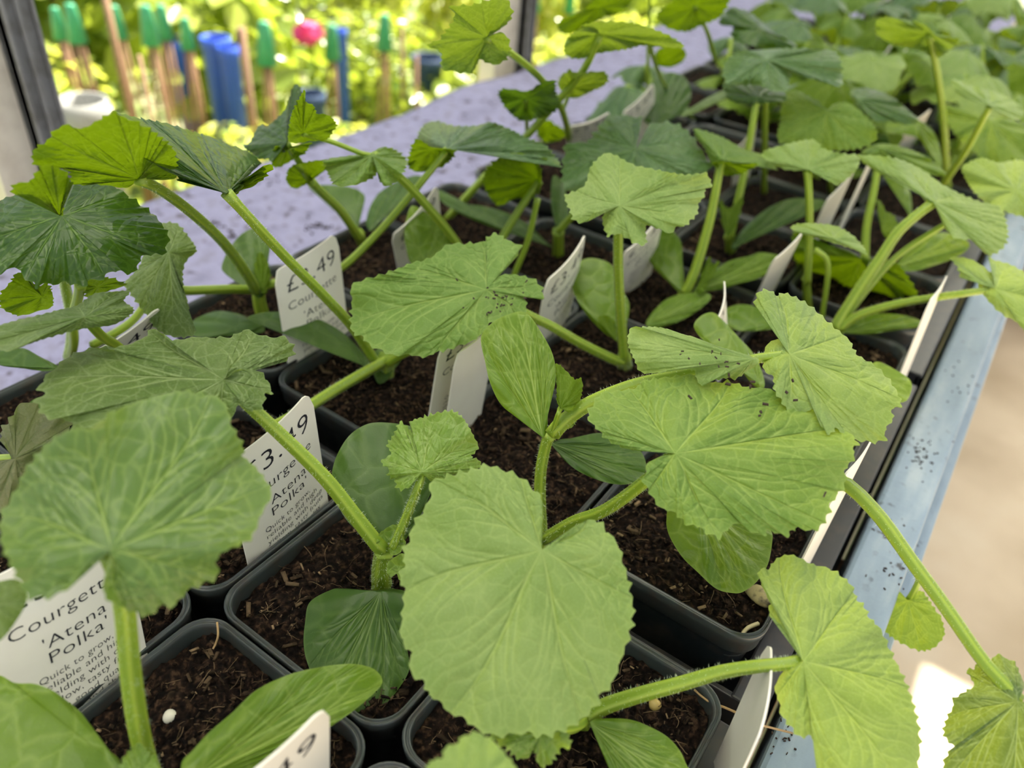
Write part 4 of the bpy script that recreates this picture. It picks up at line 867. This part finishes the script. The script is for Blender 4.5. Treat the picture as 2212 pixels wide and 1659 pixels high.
B(e, 'leaf', (1902, 320), [1860,330, 1900,310, 1960,320, 2010,345, 2045,378, 2000,375, 1950,350, 1900,345], X=Xa, a=.1, teeth=30)
B(e, 'glow', (1905, 500), [1895,430, 1915,455, 1935,470, 1945,500, 1930,515, 1908,505], h=.4, a=.5, teeth=14)
C(e, 'cot', (1968, 470), [1900,365, 1940,372, 1965,410, 1970,470, 1955,450, 1925,400], h=.3, a=.5)
e, X, N = plantX(2000, 560, 'courgette plant by the board whose pale leaf hangs at the right edge')
Xa = pix(2195, 410, .9)
stem(e, 'petiole', [(2000, 555), (2070, 500), (2140, 450), (2195, 412)], X, Xa, .03, .024)
B(e, 'pale', (2195, 410), [2078,368, 2084,355, 2121,341, 2158,351, 2201,345, 2240,365, 2270,420, 2240,470, 2195,465, 2158,452, 2121,432, 2094,401], X=Xa, a=.4, teeth=40)
e, X, N = plantX(2046, 440, 'courgette plant with a tall stalk and an umbrella-like bright leaf at the upper right', [(2046, 400)], hn=.1)
Xa = pix(2008, 72, 1.5)
stem(e, 'petiole', [(2044, 385), (2040, 280), (2030, 190), (2018, 120), (2008, 74)], N, Xa, .042, .028)
B(e, 'leaf', (2008, 74), [1890,60, 1907,37, 1990,50, 2024,77, 2071,84, 2054,107, 2021,127, 1990,110, 1934,97, 1897,77], X=Xa, a=-.2, b=.2, teeth=34, ruf=.1)
Xb = pix(2138, 228, 1.2)
stem(e, 'petiole', [(2035, 400), (2060, 365), (2091, 318), (2138, 230)], pix(2035, 400, .3), Xb, .034, .024)
B(e, 'pale', (2138, 226), [2057,171, 2108,187, 2158,201, 2208,231, 2205,258, 2168,251, 2141,224, 2074,207], X=Xb, a=.3, b=.3, teeth=34)
B(e, 'leaf', (2140, 262), [2041,228, 2090,240, 2150,250, 2212,268, 2240,310, 2212,348, 2141,351, 2091,318, 2054,278], X=pix(2140, 262, .8), a=.45, teeth=34)
e, X, N = plantX(1795, 420, 'courgette plant with a broad leaf facing the camera in the middle right')
Xa = pix(1786, 240, 1.1)
stem(e, 'petiole', [(1795, 420), (1790, 340), (1786, 242)], X, Xa, .03, .024)
B(e, 'leaf', (1786, 240), [1780,232, 1766,217, 1740,205, 1713,194, 1693,214, 1685,260, 1679,301, 1700,312, 1733,316, 1790,325, 1857,321, 1893,301, 1890,274, 1867,248, 1830,221, 1800,225, 1790,236], X=Xa, a=.75, teeth=36, ruf=.05)
B(e, 'bluish', (1850, 215), [1835,200, 1870,190, 1920,205, 1965,240, 1985,262, 1960,270, 1920,262, 1890,262, 1865,245], X=pix(1850, 215, 1.0), a=.3, teeth=30)
C(e, 'cot', (1980, 262), [1895,285, 1920,262, 1960,258, 1990,262, 2020,290, 2034,340, 2030,362, 2005,330, 1985,300, 1950,290], h=.7, a=.4)
e, X, N = plantX(1650, 420, 'courgette plant with dark overlapping leaves in the middle distance')
Xa = pix(1656, 128, 1.4)
stem(e, 'petiole', [(1650, 420), (1652, 260), (1656, 130)], X, Xa, .03, .024)
B(e, 'bluish', (1656, 128), [1562,147, 1589,114, 1653,107, 1726,104, 1807,114, 1820,181, 1790,181, 1713,161, 1703,194, 1673,197, 1633,184, 1572,181], X=Xa, a=.4, teeth=36, ruf=.06)
C(e, 'grey', (1590, 200), [1472,250, 1500,228, 1540,205, 1590,185, 1620,180, 1600,200, 1550,222, 1500,245], h=.95, a=.1)
B(e, 'leaf', (1590, 205), [1575,190, 1610,178, 1660,185, 1685,212, 1640,218, 1580,215], h=1.0, a=.1, teeth=24)
e, X, N = plantX(1420, 300, 'courgette plant with one upright dark rounded seed leaf behind a price label')
C(e, 'dark', (1425, 270), [1391,260, 1391,218, 1403,183, 1426,162, 1451,156, 1478,166, 1491,191, 1491,218, 1472,243, 1441,264, 1425,272], h=.35, a=1.0)
Xa = pix(1405, -30, 1.5)
stem(e, 'petiole', [(1400, 190), (1400, 100), (1405, -20)], pix(1400, 190, .5), Xa, .022, .012)
e, X, N = plantX(1190, 340, 'courgette plant near the felt edge whose ragged leaf stands against the bright garden')
Xa = pix(1051, 82, 1.7)
stem(e, 'petiole', [(1235, 330), (1215, 240), (1172, 174), (1110, 120), (1051, 82)], pix(1235, 330, .1), Xa, .030, .022)
B(e, 'leaf', (1051, 82), [1058,68, 1075,64, 1095,50, 1108,30, 1101,7, 1075,-8, 1051,0, 1018,10, 974,13, 981,37, 954,77, 940,90, 921,97, 951,114, 954,147, 991,157, 1018,157, 1038,130, 1068,141, 1098,124, 1101,90, 1085,70, 1062,74], X=Xa, a=-1.1, teeth=32, ruf=.05)
Xb = pix(1135, 214, 1.05)
stem(e, 'petiole', [(1140, 330), (1138, 280), (1135, 216)], pix(1140, 330, .2), Xb, .02, .016)
B(e, 'dark', (1135, 212), [1075,201, 1091,191, 1140,196, 1172,177, 1198,174, 1202,201, 1208,234, 1158,258, 1125,261, 1101,244, 1085,224], X=Xb, a=-.5, teeth=28)
Xc = pix(1235, 188, 1.1)
stem(e, 'petiole', [(1215, 240), (1225, 215), (1235, 190)], pix(1215, 240, .7), Xc, .02, .016)
B(e, 'leaf', (1235, 188), [1205,174, 1228,151, 1249,157, 1302,154, 1315,171, 1302,187, 1279,197, 1242,213, 1215,200], X=Xc, a=-.7, teeth=24)
B(e, 'glow', (1180, 280), [1160,262, 1190,262, 1222,285, 1216,300, 1180,308, 1160,290], h=.4, a=-.7, teeth=14)
e, X, N = plantX(1500, 260, 'tall courgette plant at the top centre, its bright leaves against the felt')
Xa = pix(1501, 14, 1.5)
stem(e, 'petiole', [(1545, 130), (1530, 75), (1510, 30), (1501, 14)], pix(1545, 130, .9), Xa, .022, .018)
B(e, 'glow', (1501, 14), [1418,31, 1455,0, 1480,-40, 1560,-30, 1576,-4, 1568,21, 1551,40, 1513,56, 1482,69, 1440,60], X=Xa, a=-1.0, teeth=30)
B(e, 'glow', (1300, 14), [1208,46, 1262,21, 1289,-4, 1364,-14, 1347,25, 1306,35, 1285,48, 1233,73, 1210,69], h=1.4, a=-1.0, teeth=30)
B(e, 'dark', (1640, 62), [1552,50, 1572,20, 1596,17, 1633,37, 1673,70, 1723,100, 1673,104, 1612,97, 1579,80, 1582,57], h=1.35, a=.3, teeth=26)
B(e, 'glow', (1430, 140), [1418,110, 1450,100, 1480,108, 1478,130, 1450,145, 1420,140], h=.9, a=-.8, teeth=20)
stem(e, 'petiole', [(1500, 260), (1440, 190), (1410, 120), (1400, 60)], X, pix(1400, 60, 1.4), .02, .02)

COLS = ['column by the felt', 'second column from the felt', 'second column from the board', 'column by the board']
# far rows: plants of the same kind, most of them half hidden
k = 0
for (r, i), (u, v) in sorted(POTC.items()):
    if r < 6 or (r, i) in ((6, 0), (6, 2), (7, 2), (6, 3), (7, 3), (8, 3), (6, 1), (7, 1), (8, 1)) or (i == 0 and r % 2): continue
    P = W((u, v, .6)); k += 1
    generic_plant(u, v, 100 + k, f'distant courgette plant, {ORD[r - 1]} row of pots, {COLS[i]}', 'courgette plants in the pots', nl=(2 if i == 0 else 3), hmax=(.7, .95, 1.1, 1.15)[i], Ls=(.42, .66),
                  mats=('leaf', 'bluish', 'glow') if i < 2 else ('leaf', 'mid', 'glow', 'pale', 'bluish'))

# compost crumbs lying on leaves and on the board
def crumbs(name, lab, pts, plane=None, h=None, sz=.022, seed=1):
    rg = np.random.default_rng(seed); m = MB()
    for (x, y) in pts:
        if plane: X, n = PLANES[plane]; d = ray(x, y); P = CU + d * (np.dot(X - CU, n) / np.dot(d, n)); P = P + (CU - P) * .004 + n * .004
        else: P = pix(x, y, h); n = np.array([0, 0, 1.])
        a = norm(np.cross(n, rg.normal(size=3))); b = np.cross(n, a); l, w, t = sz * rg.uniform(.4, 1.2), sz * rg.uniform(.25, .5), sz * .3
        v = [W(P + a * sx * l * rg.uniform(.6, 1) / 2 + b * sy * w * rg.uniform(.6, 1) / 2 + n * sz_ * t) for sz_ in (-.2, 1) for sy in (-1, 1) for sx in (-1, 1)]
        m.add(v, [(0, 2, 3, 1), (4, 5, 7, 6), (0, 1, 5, 4), (2, 6, 7, 3), (0, 4, 6, 2), (1, 3, 7, 5)])
    props(m.build(name, M['crumb']), lab, 'soil crumbs', kind='stuff')
rg0 = np.random.default_rng(3)
def cloud(cx, cy, sx, sy, n): return [(cx + rg0.normal() * sx, cy + rg0.normal() * sy) for _ in range(n)]
crumbs('soil_crumbs', 'dark compost crumbs scattered on the flat dusty leaf near its notch', [(987, 606), (1057, 677), (1052, 680), (1062, 675), (1130, 634)] + cloud(1080, 650, 28, 16, 22), (1051, 625), sz=.018)
crumbs('soil_crumbs', 'dark specks on the small yellowish leaf left of the pale right-hand leaf', cloud(1545, 775, 35, 16, 14), (1626, 776), sz=.014)
crumbs('soil_crumbs', 'dark crumbs on the broad leaf just under the pale right-hand leaf', [(1490, 860), (1572, 832), (1620, 837), (1643, 892), (1640, 900), (1780, 1070)] + cloud(1600, 850, 70, 22, 6), (1459, 980), sz=.022)
crumbs('soil_crumbs', 'dark compost crumbs and smears lying on the pale blue edge board', cloud(1990, 985, 14, 22, 40) + cloud(1925, 1225, 26, 22, 12) + cloud(1920, 1130, 20, 20, 10) + cloud(1700, 1600, 28, 25, 16) + cloud(2060, 840, 18, 50, 12), h=-.338, sz=.017)

crumbs('soil_crumbs', 'clumps of dark compost spilled on the lilac felt beyond the nearest pots', cloud(400, 468, 14, 8, 16) + cloud(470, 490, 10, 6, 9) + cloud(505, 507, 7, 5, 7) + cloud(675, 488, 12, 6, 12) + cloud(705, 490, 5, 3, 5) + cloud(570, 398, 20, 10, 5) + cloud(980, 350, 40, 12, 14) + cloud(585, 375, 10, 6, 5), h=-.93, sz=.04)

build_stems()
# ------------------------------------------------------------------ price labels
def text_mesh(s, size, align='LEFT', sx=1.0, shear=0.0):
    cu = bpy.data.curves.new('t', 'FONT'); cu.body = s; cu.size = size; cu.align_x = align; cu.shear = shear; cu.resolution_u = 3; cu.space_character = 1.04; cu.offset = -size * .012
    o = bpy.data.objects.new('t', cu); sc.collection.objects.link(o)
    dg = bpy.context.evaluated_depsgraph_get(); me = bpy.data.meshes.new_from_object(o.evaluated_get(dg))
    n = len(me.vertices); co = np.zeros(n * 3, np.float32); me.vertices.foreach_get('co', co); co = co.reshape(-1, 3)
    fs = [tuple(p.vertices) for p in me.polygons]
    bpy.data.objects.remove(o); bpy.data.meshes.remove(me); bpy.data.curves.remove(cu)
    return co * [sx, 1, 1], fs
TXT = []
def addt(s, x, y, size, align, w):
    co, fs = text_mesh(s, size, align); wd = np.ptp(co[:, 0]) or 1; k = w / wd; co = co * [k, 1, 1] + [x - (co[:, 0].min() * k if align == 'LEFT' else 0), y, 0]; TXT.append((co, fs))
# label space: width 1 (x 0..1), y measured down from the top
addt('£3.49', .13, -.44, .28, 'LEFT', .76)
addt('Courgette', .11, -.66, .15, 'LEFT', .76)
addt("'Atena", .30, -.86, .14, 'LEFT', .46)
addt("Polka'", .32, -.99, .14, 'LEFT', .43)
for i, (s, w) in enumerate((('Quick to grow,', .62), ('reliable and high', .72), ('yielding with deep', .80), ('yellow, tasty fruits', .80), ('with good quality', .74), ('flesh and thin', .58), ('skins. Best', .48), ('harvested at 20cm', .76))):
    addt(s, .22 + (.06 if i in (5, 6) else 0), -1.12 - .078 * i, .080, 'LEFT', w * .88)
def price_label(base, top, ang, lab, ht=.66, text=True, wd=.48, hb=-.03, blank=False, bow=.03, flip=False, ext=.16, edge=None):
    """plastic label stuck in the compost: pixels of its bottom and top middle, ang = heading of its width"""
    A = pix(base[0], base[1], hb); T = pix(top[0], top[1], ht)
    up = T - A; H = np.linalg.norm(up); up = up / H
    if edge is not None: vd = norm(A - CU); vd = vd - up * np.dot(vd, up); ang = math.atan2(vd[1], vd[0]) + math.radians(edge)
    w = np.array([math.cos(ang), math.sin(ang), 0]); w = norm(w - up * np.dot(w, up)); n = np.cross(w, up)
    if flip: n = -n
    nx, ny = 12, 14
    def shape(x, y): return W(A + w * (x - .5) * wd + up * y + n * bow * (1 - (2 * x - 1) ** 2))
    def outline():
        r = .09; pts = [(0, -ext)]; pts.append((0, H - .26 * wd - r))
        for t in np.linspace(0, 1, 6): a = math.pi - t * math.pi * .40; pts.append((r * 1.0 + r * math.cos(a), H - .26 * wd - r + r * math.sin(a) + .0))
        for t in np.linspace(0, 1, 6): a = math.pi * .62 - t * math.pi * .62; pts.append((1 - r * 1.3 + r * 1.3 * math.cos(a), H - r * 1.3 + r * .9 * math.sin(a)))
        pts.append((1, -ext)); return pts
    # profile: for each x the top height
    o = np.array(outline()[1:-1]); xs = np.linspace(0, 1, 25); tops = np.interp(xs, o[:, 0], o[:, 1])
    ys = np.linspace(0, 1, 9); v = []; f = []
    taper = lambda y: 1
    for side in (1, -1):
        for i, x in enumerate(xs):
            for y in ys: v.append(shape(x, -ext + (tops[i] + ext) * y) + W(n * side * .004) - W((0, 0, 0)))
    m = len(xs) * 9; g = lambda s, i, j: s * m + i * 9 + j
    for i in range(24):
        for j in range(8):
            f.append((g(0, i, j), g(0, i + 1, j), g(0, i + 1, j + 1), g(0, i, j + 1))); f.append((g(1, i, j), g(1, i, j + 1), g(1, i + 1, j + 1), g(1, i + 1, j)))
        f.append((g(0, i, 8), g(0, i + 1, 8), g(1, i + 1, 8), g(1, i, 8))); f.append((g(0, i, 0), g(1, i, 0), g(1, i + 1, 0), g(0, i + 1, 0)))
    for i in (0, 24):
        for j in range(8): f.append((g(0, i, j), g(0, i, j + 1), g(1, i, j + 1), g(1, i, j)))
    l = link('price_label', mesh('label', v, f, True), None, M['label']); l.data.polygons.foreach_set('use_smooth', [True] * len(f))
    md = l.modifiers.new('edge', 'EDGE_SPLIT'); md.split_angle = math.radians(50)
    props(l, lab, 'plant label', 'plastic price labels')
    if text:
        V = []; F = []; c = 0
        for co, fs in TXT:
            x = co[:, 0]; y = H + co[:, 1] * wd * .98 - (1 - x) * .22 * wd + .02
            if text == 'price' and co[:, 1].max() < -.5: continue
            keep = y.min() > -ext
            P = np.array([shape(a, b) for a, b in zip(x, y)]) + n * .0058 * S * 1.0
            V.append(P); F += [tuple(i + c for i in q) for q in fs]; c += len(P)
        link('lettering', mesh('lettering', np.concatenate(V), F, False), l, M['ink'])
    return l
AV = math.pi / 2
price_label((625, 1146), (574, 884), AV - .02, 'white courgette price label crossed by a green stalk, pot left of centre')
price_label((184, 1500), (93, 1130), AV - .12, 'nearest readable white price label, at the left under the pleated leaf')
price_label((690, 756), (657, 512), AV - .03, 'white price label standing on the compost near the felt, stalk crossing it')
price_label((967, 892), (1006, 668), AV - .25, 'lettered price label half hidden under the flat dusty leaf', wd=.42, edge=-27)
price_label((1000, 915), (1036, 700), AV - .75, 'blank-backed white label in front of the lettered one under the dusty leaf', text=False, wd=.34, bow=.02, edge=-32)
price_label((1193, 715), (1228, 528), AV - .62, 'slim-looking turned price label beside the oval seed leaf', wd=.46, edge=-23)
price_label((912, 575), (893, 436), AV - .05, 'price label half covered by an upright seed leaf', wd=.44, edge=-48)
price_label((1258, 360), (1276, 246), AV - .4, 'blurred price label beside the felt edge, left one of the distant pair', wd=.36, edge=-58)
price_label((1382, 330), (1378, 195), AV - .5, 'blurred price label in front of the dark rounded seed leaf', wd=.40, edge=-48)
price_label((1370, 610), (1395, 480), AV - .6, 'price label behind the upright stalk of the tilted leaf', wd=.42, edge=-27)
price_label((1560, 790), (1550, 640), AV - .9, 'white label tip showing above a rounded seed leaf', text='price', wd=.3, edge=-22)
price_label((275, 830), (245, 705), AV - .05, 'price label behind the long grey-green leaf at the left')
price_label((570, 1840), (540, 1610), AV - .25, 'top corner of a white price label at the bottom edge', ht=.7, text='price')
price_label((1560, 1680), (1665, 1450), 0, 'blank white label seen nearly edge-on at the bottom right pot', text=False, hb=-.05, ht=.50, wd=.40, bow=.02, edge=14)
price_label((1752, 1190), (1866, 962), 0, 'thin edge-on label touching the right edge of the broad leaf', text=False, ht=.62, wd=.30, edge=-7, bow=.01)
price_label((1955, 800), (2036, 600), 0, 'tall edge-on label beside the blue board', text=False, ht=.66, wd=.30, edge=-7, bow=.01)
price_label((1762, 520), (1822, 385), 0, 'slanting white label left of the plain grey edge-on one', text=False, ht=.66, wd=.34, edge=-13, bow=.01)
price_label((1810, 505), (1898, 312), 0, 'long thin slanting label between the slanting stalk and the folded leaf', text=False, ht=.7, wd=.22, edge=-7, bow=.01)
price_label((1650, 640), (1708, 520), 0, 'edge-on label leaning behind the pale right-hand leaf', text=False, ht=.62, wd=.28, edge=-13, bow=.01)
price_label((1600, 390), (1612, 280), AV - .6, 'blurred label behind the broad leaf facing the camera', ht=.66, wd=.3, edge=-30)
price_label((1905, 190), (1935, 120), 0, 'distant white label nearest the umbrella-like leaf, right one of two', text=False, ht=.66, wd=.3, edge=-13, bow=.01)
price_label((1880, 190), (1905, 118), 0, 'distant white label nearest the umbrella-like leaf, left one of two', text=False, ht=.66, wd=.3, edge=-13, bow=.01)
price_label((1945, 330), (1985, 250), 0, 'distant thin label above the pale ruffled leaf', text=False, ht=.66, wd=.26, edge=-13, bow=.01)
price_label((1870, 75), (1905, 0), 0, 'tall white label at the top of the picture, right of centre', text=False, ht=.8, wd=.36, edge=-13, bow=.01)
price_label((2035, 110), (2050, 55), 0, 'distant label by the dark tray at the upper right', text=False, ht=.66, wd=.3, edge=-13, bow=.01)
price_label((2150, 130), (2185, 50), 0, 'distant label at the far upper right corner', text=False, ht=.66, wd=.3, edge=-13, bow=.01)
# ------------------------------------------------------------------ the yard beyond the bench
def bush_mesh(seed, n=900, rx=.30, rz=.34, L=.05):
    rg = np.random.default_rng(seed); V = []; F = []; T = []
    prof = np.array([(0, 0), (.28, .3), (.36, .6), (.2, .88), (0, 1), (-.2, .88), (-.36, .6), (-.28, .3)])
    for i in range(n):
        d = norm(rg.normal(size=3)); r = rg.random() ** .45; c = d * r * [rx, rx, rz] + [0, 0, rz * 1.02]; c[:2] *= 1 + .3 * math.sin(seed + c[2] * 9)
        nn = norm(d + rg.normal(size=3) * .6 + [0, 0, .5]); t = norm(np.cross(nn, rg.normal(size=3))); s = np.cross(nn, t); l = L * rg.uniform(.6, 1.5)
        p = c + prof[:, :1] * l * s + prof[:, 1:] * l * t - (prof[:, 1:] ** 2) * l * .3 * nn + np.abs(prof[:, :1]) * l * .3 * nn
        b = len(V); V += list(p); F += [(b, b + 1, b + 2, b + 3, b + 4), (b, b + 4, b + 5, b + 6, b + 7)]; T += [rg.random() ** 1.5] * 8
    return mesh('foliage', V, F, None, attrs={'tone': T})
BM = [bush_mesh(1), bush_mesh(2, 800, .26, .40, .06), bush_mesh(3, 1100, .34, .28, .042), bush_mesh(4, 420, .24, .36, .085)]
for i, b in enumerate(BM): b.materials.append(M['bush' if i in (0, 1) else 'bush2'])
def trunk_mesh(seed):
    rg = np.random.default_rng(seed); m = MB()
    for k in range(5):
        a = rg.uniform(0, 6.3); m.tube([(0, 0, -.02), (.04 * math.cos(a), .04 * math.sin(a), .2), (.16 * math.cos(a), .16 * math.sin(a), .5)], [.006, .005, .003], 5)
    return mesh('twigs', np.concatenate(m.v), m.f, True)
TM = trunk_mesh(3); TM.materials.append(M['wood'])
rg = np.random.default_rng(21)
adj = ['lime green', 'yellow-green', 'bushy', 'loose', 'tall', 'low', 'spreading', 'leafy', 'dense', 'sunlit']
k = 0
for iu, (u, s0) in enumerate(((-9.3, .56), (-13.2, .60), (-20.2, .92), (-28.4, 1.2), (-38.5, 1.5), (-50, 1.8))):
    jv = -1
    for jj in range(14):
        v = -3 + jj * 7.3 * s0 + (iu % 2) * 2; uu_ = u + rg.uniform(-.2, .2)
        c = RM @ (np.array([uu_, v, -6.5]) - CU)
        if c[2] < 1: continue
        x, y = 1106 + FPX * c[0] / c[2], 829.5 + FPX * c[1] / c[2]
        if x < -250 or x > 1650 or y < -420 or y > 900: continue
        jv += 1
        e = bpy.data.objects.new('shrub', BM[(k * 7 + iu) % 4 if iu else (0, 3)[k % 2]]); sc.collection.objects.link(e); s = rg.uniform(.92, 1.05) * s0
        e.location = Vector(W((uu_, v, -9.86))); e.scale = (s, s, s * rg.uniform(.85, 1.05)); e.rotation_euler.z = rg.uniform(0, 6.3)
        depth = ['nearest', 'second', 'third', 'fourth', 'fifth', 'farthest'][iu]
        props(e, f'blurred {adj[(k * 3) % 10]} shrub beyond the bench, {depth} rank of shrubs, {ORD[jv]} from the left' if jv else f'blurred {adj[(k * 3) % 10]} shrub beyond the bench, leftmost of the {depth} rank of shrubs', 'shrub', 'shrubs in the yard')
        t = bpy.data.objects.new('stems', TM); sc.collection.objects.link(t); t.parent = e; k += 1
# bundles of canes held by green caps
def bundle(px, py0, py1, u, lab, nxt=0):
    top = pixu(px, py0, u); bot = pixu(px + nxt, py1, u); L = np.linalg.norm(top - bot) ; ax = norm(top - bot); ax = norm(ax * [1, .35, 1])
    e = empty('cane_bundle', W((top[0], top[1], -9.83)), label=lab, cat='cane bundle', group='bundles of canes with green caps')
    P = [top + ax * .02, top, top - ax * .12 * L, top - ax * L]; r = [.15, .18, .20, .36]
    v, f, at = tube_attr([W(p) for p in P], np.array(r) * S * L / 1.4, 12, 6, .06); link('cap', mesh('cap', v, f, True), e, M['cap'])
    rgb = np.random.default_rng(int(px)); sp = norm(np.cross(ax, [1, 0, 0])); sq = np.cross(ax, sp)
    for k in range(3):
        a = k * 2.09 + rgb.uniform(-.3, .3); d = (sp * math.cos(a) + sq * math.sin(a)) * .13
        p0 = top - ax * .5 * L + d * .6; Ln = (p0[2] + 9.85) / ax[2]; p1 = p0 - ax * Ln + d * 2.4
        MB().tube([W(p0), W((p0 + p1) / 2), W(p1)], .0046, 7).build('cane', M['cane'], e, smooth=True)
for i, (x, a, b, u, nx) in enumerate(((117, 18, 84, -19, 18), (150, 10, 92, -17, 18), (245, 14, 82, -18, 16), (313, 13, 97, -16, 14), (346, 12, 84, -18, 10), (398, 40, 106, -17, 10), (517, 45, 95, -19, 2), (570, 48, 140, -15, 4), (716, 54, 128, -17, 0), (831, 32, 108, -16, -2), (1158, -30, 22, -18, 0), (1234, -30, 24, -18, 0), (520, -20, 8, -20, 2))):
    bundle(x, a, b, u, f'green-capped cane bundle in the yard, {ORD[i]} counted from the left' if i < 12 else 'green-capped cane bundle cut by the top edge of the picture', nx)
# blue tubs, pink blossom, posts, pale pots
def tub(name, px, py, u, h, r, mat, lab, cat):
    c = pixu(px, py, u); t = empty(name, W((c[0], c[1], c[2])), label=lab, cat=cat)
    n = 24; prof = [(r * .82, -h), (r * .98, -.06 * h), (r * 1.06, -.05 * h), (r * 1.06, 0), (r * .97, 0), (r * .93, -.05 * h), (r * .8, -h * .8)]
    v = [(c[0] + a * math.cos(2 * math.pi * k / n), c[1] + a * math.sin(2 * math.pi * k / n), c[2] + z) for a, z in prof for k in range(n)]
    f = [(i * n + k, i * n + (k + 1) % n, (i + 1) * n + (k + 1) % n, (i + 1) * n + k) for i in range(len(prof) - 1) for k in range(n)] + [tuple(range(n))[::-1]]
    o = link('body', mesh('tub', [W(p) for p in v], f, True), t, M[mat]); return o
for (px, py, u, h, r, mat, lab) in ((464, 80, -17.6, 1.6, .42, 'blue', 'bright blue plastic tub in the yard, left one of the stacked pair'), (492, 100, -16.9, 2.0, .30, 'blue', 'bright blue plastic tub in the yard, right one of the stacked pair'),
        (386, 84, -20, .8, .4, 'blue', 'small blue tub behind the cane bundles at the left'), (735, 62, -18.6, 1.2, .24, 'blue', 'blue tub behind the pink blossom'), (925, 122, -14, 2.4, .55, 'navy', 'dark blue pot in shadow below the ragged courgette leaf'), (670, 200, -13, 2.0, .4, 'navy', 'dark slim pot in the yard above the felt'),
        (175, 215, -10, 1.2, .4, 'white', 'small whitish pot near the left roof post')):
    b = pixu(px, py, u); hh = b[2] + 9.83; tub('plant_tub', px, py, u, min(h, hh) if False else hh, r, mat, lab, 'tub')
c = pixu(665, 72, -17); e = empty('pink_flower', W((c[0], c[1], -9.83)), label='bright pink blossom head above the shrubs', cat='flower')
V = []; F = []
for i in range(70):
    d = norm(rg.normal(size=3)); p = d * .50 * rg.uniform(.4, 1) * [.9, 1.1, .6]; t = norm(np.cross(d, rg.normal(size=3))); s = np.cross(d, t); b = len(V)
    for a in range(6): V.append(W(c + p + .20 * (math.cos(a * 1.047) * t + math.sin(a * 1.047) * s) + d * .05 * (a % 2)))
    F.append(tuple(b + a for a in range(6)))
link('petals', mesh('petals', V, F, None), e, M['pink']); MB().tube([W((c[0], c[1], -9.8)), W((c[0] + .2, c[1], -5)), W(c)], .004, 6).build('stalk', M['bush2'], e, smooth=True)
for i, (px, py, u, w, lab) in enumerate(((215, -60, -17, .30, 'bare brown stake rising between the cane bundles'), (300, 120, -12, .16, 'short reddish stake below the cane bundles'), (520, 60, -14, .34, 'thick brown wooden stake by the blue tubs'), (868, 60, -15, .2, 'thin brown stake left of the ragged courgette leaf'), (900, 120, -12, .16, 'pale stake above the far edge of the felt'))):
    t = pixu(px, py, u); m = MB().tube([W((t[0], t[1], -9.84)), W((t[0] + .03, t[1], (t[2] - 9.8) / 2)), W(t)], w * S * .32, 9); props(m.build('garden_stake', M['wood'] if i in (2, 3) else M['cane'], smooth=True), lab, 'stake', 'stakes in the yard')
# far shed wall strip and path behind, upper right
props(wbox((3.4, 27, -9.83), (9.0, 27.4, -1.0)).build('far_bench_end', M['wood']), 'dim brown far end of the greenhouse benches at the upper right', 'bench end')
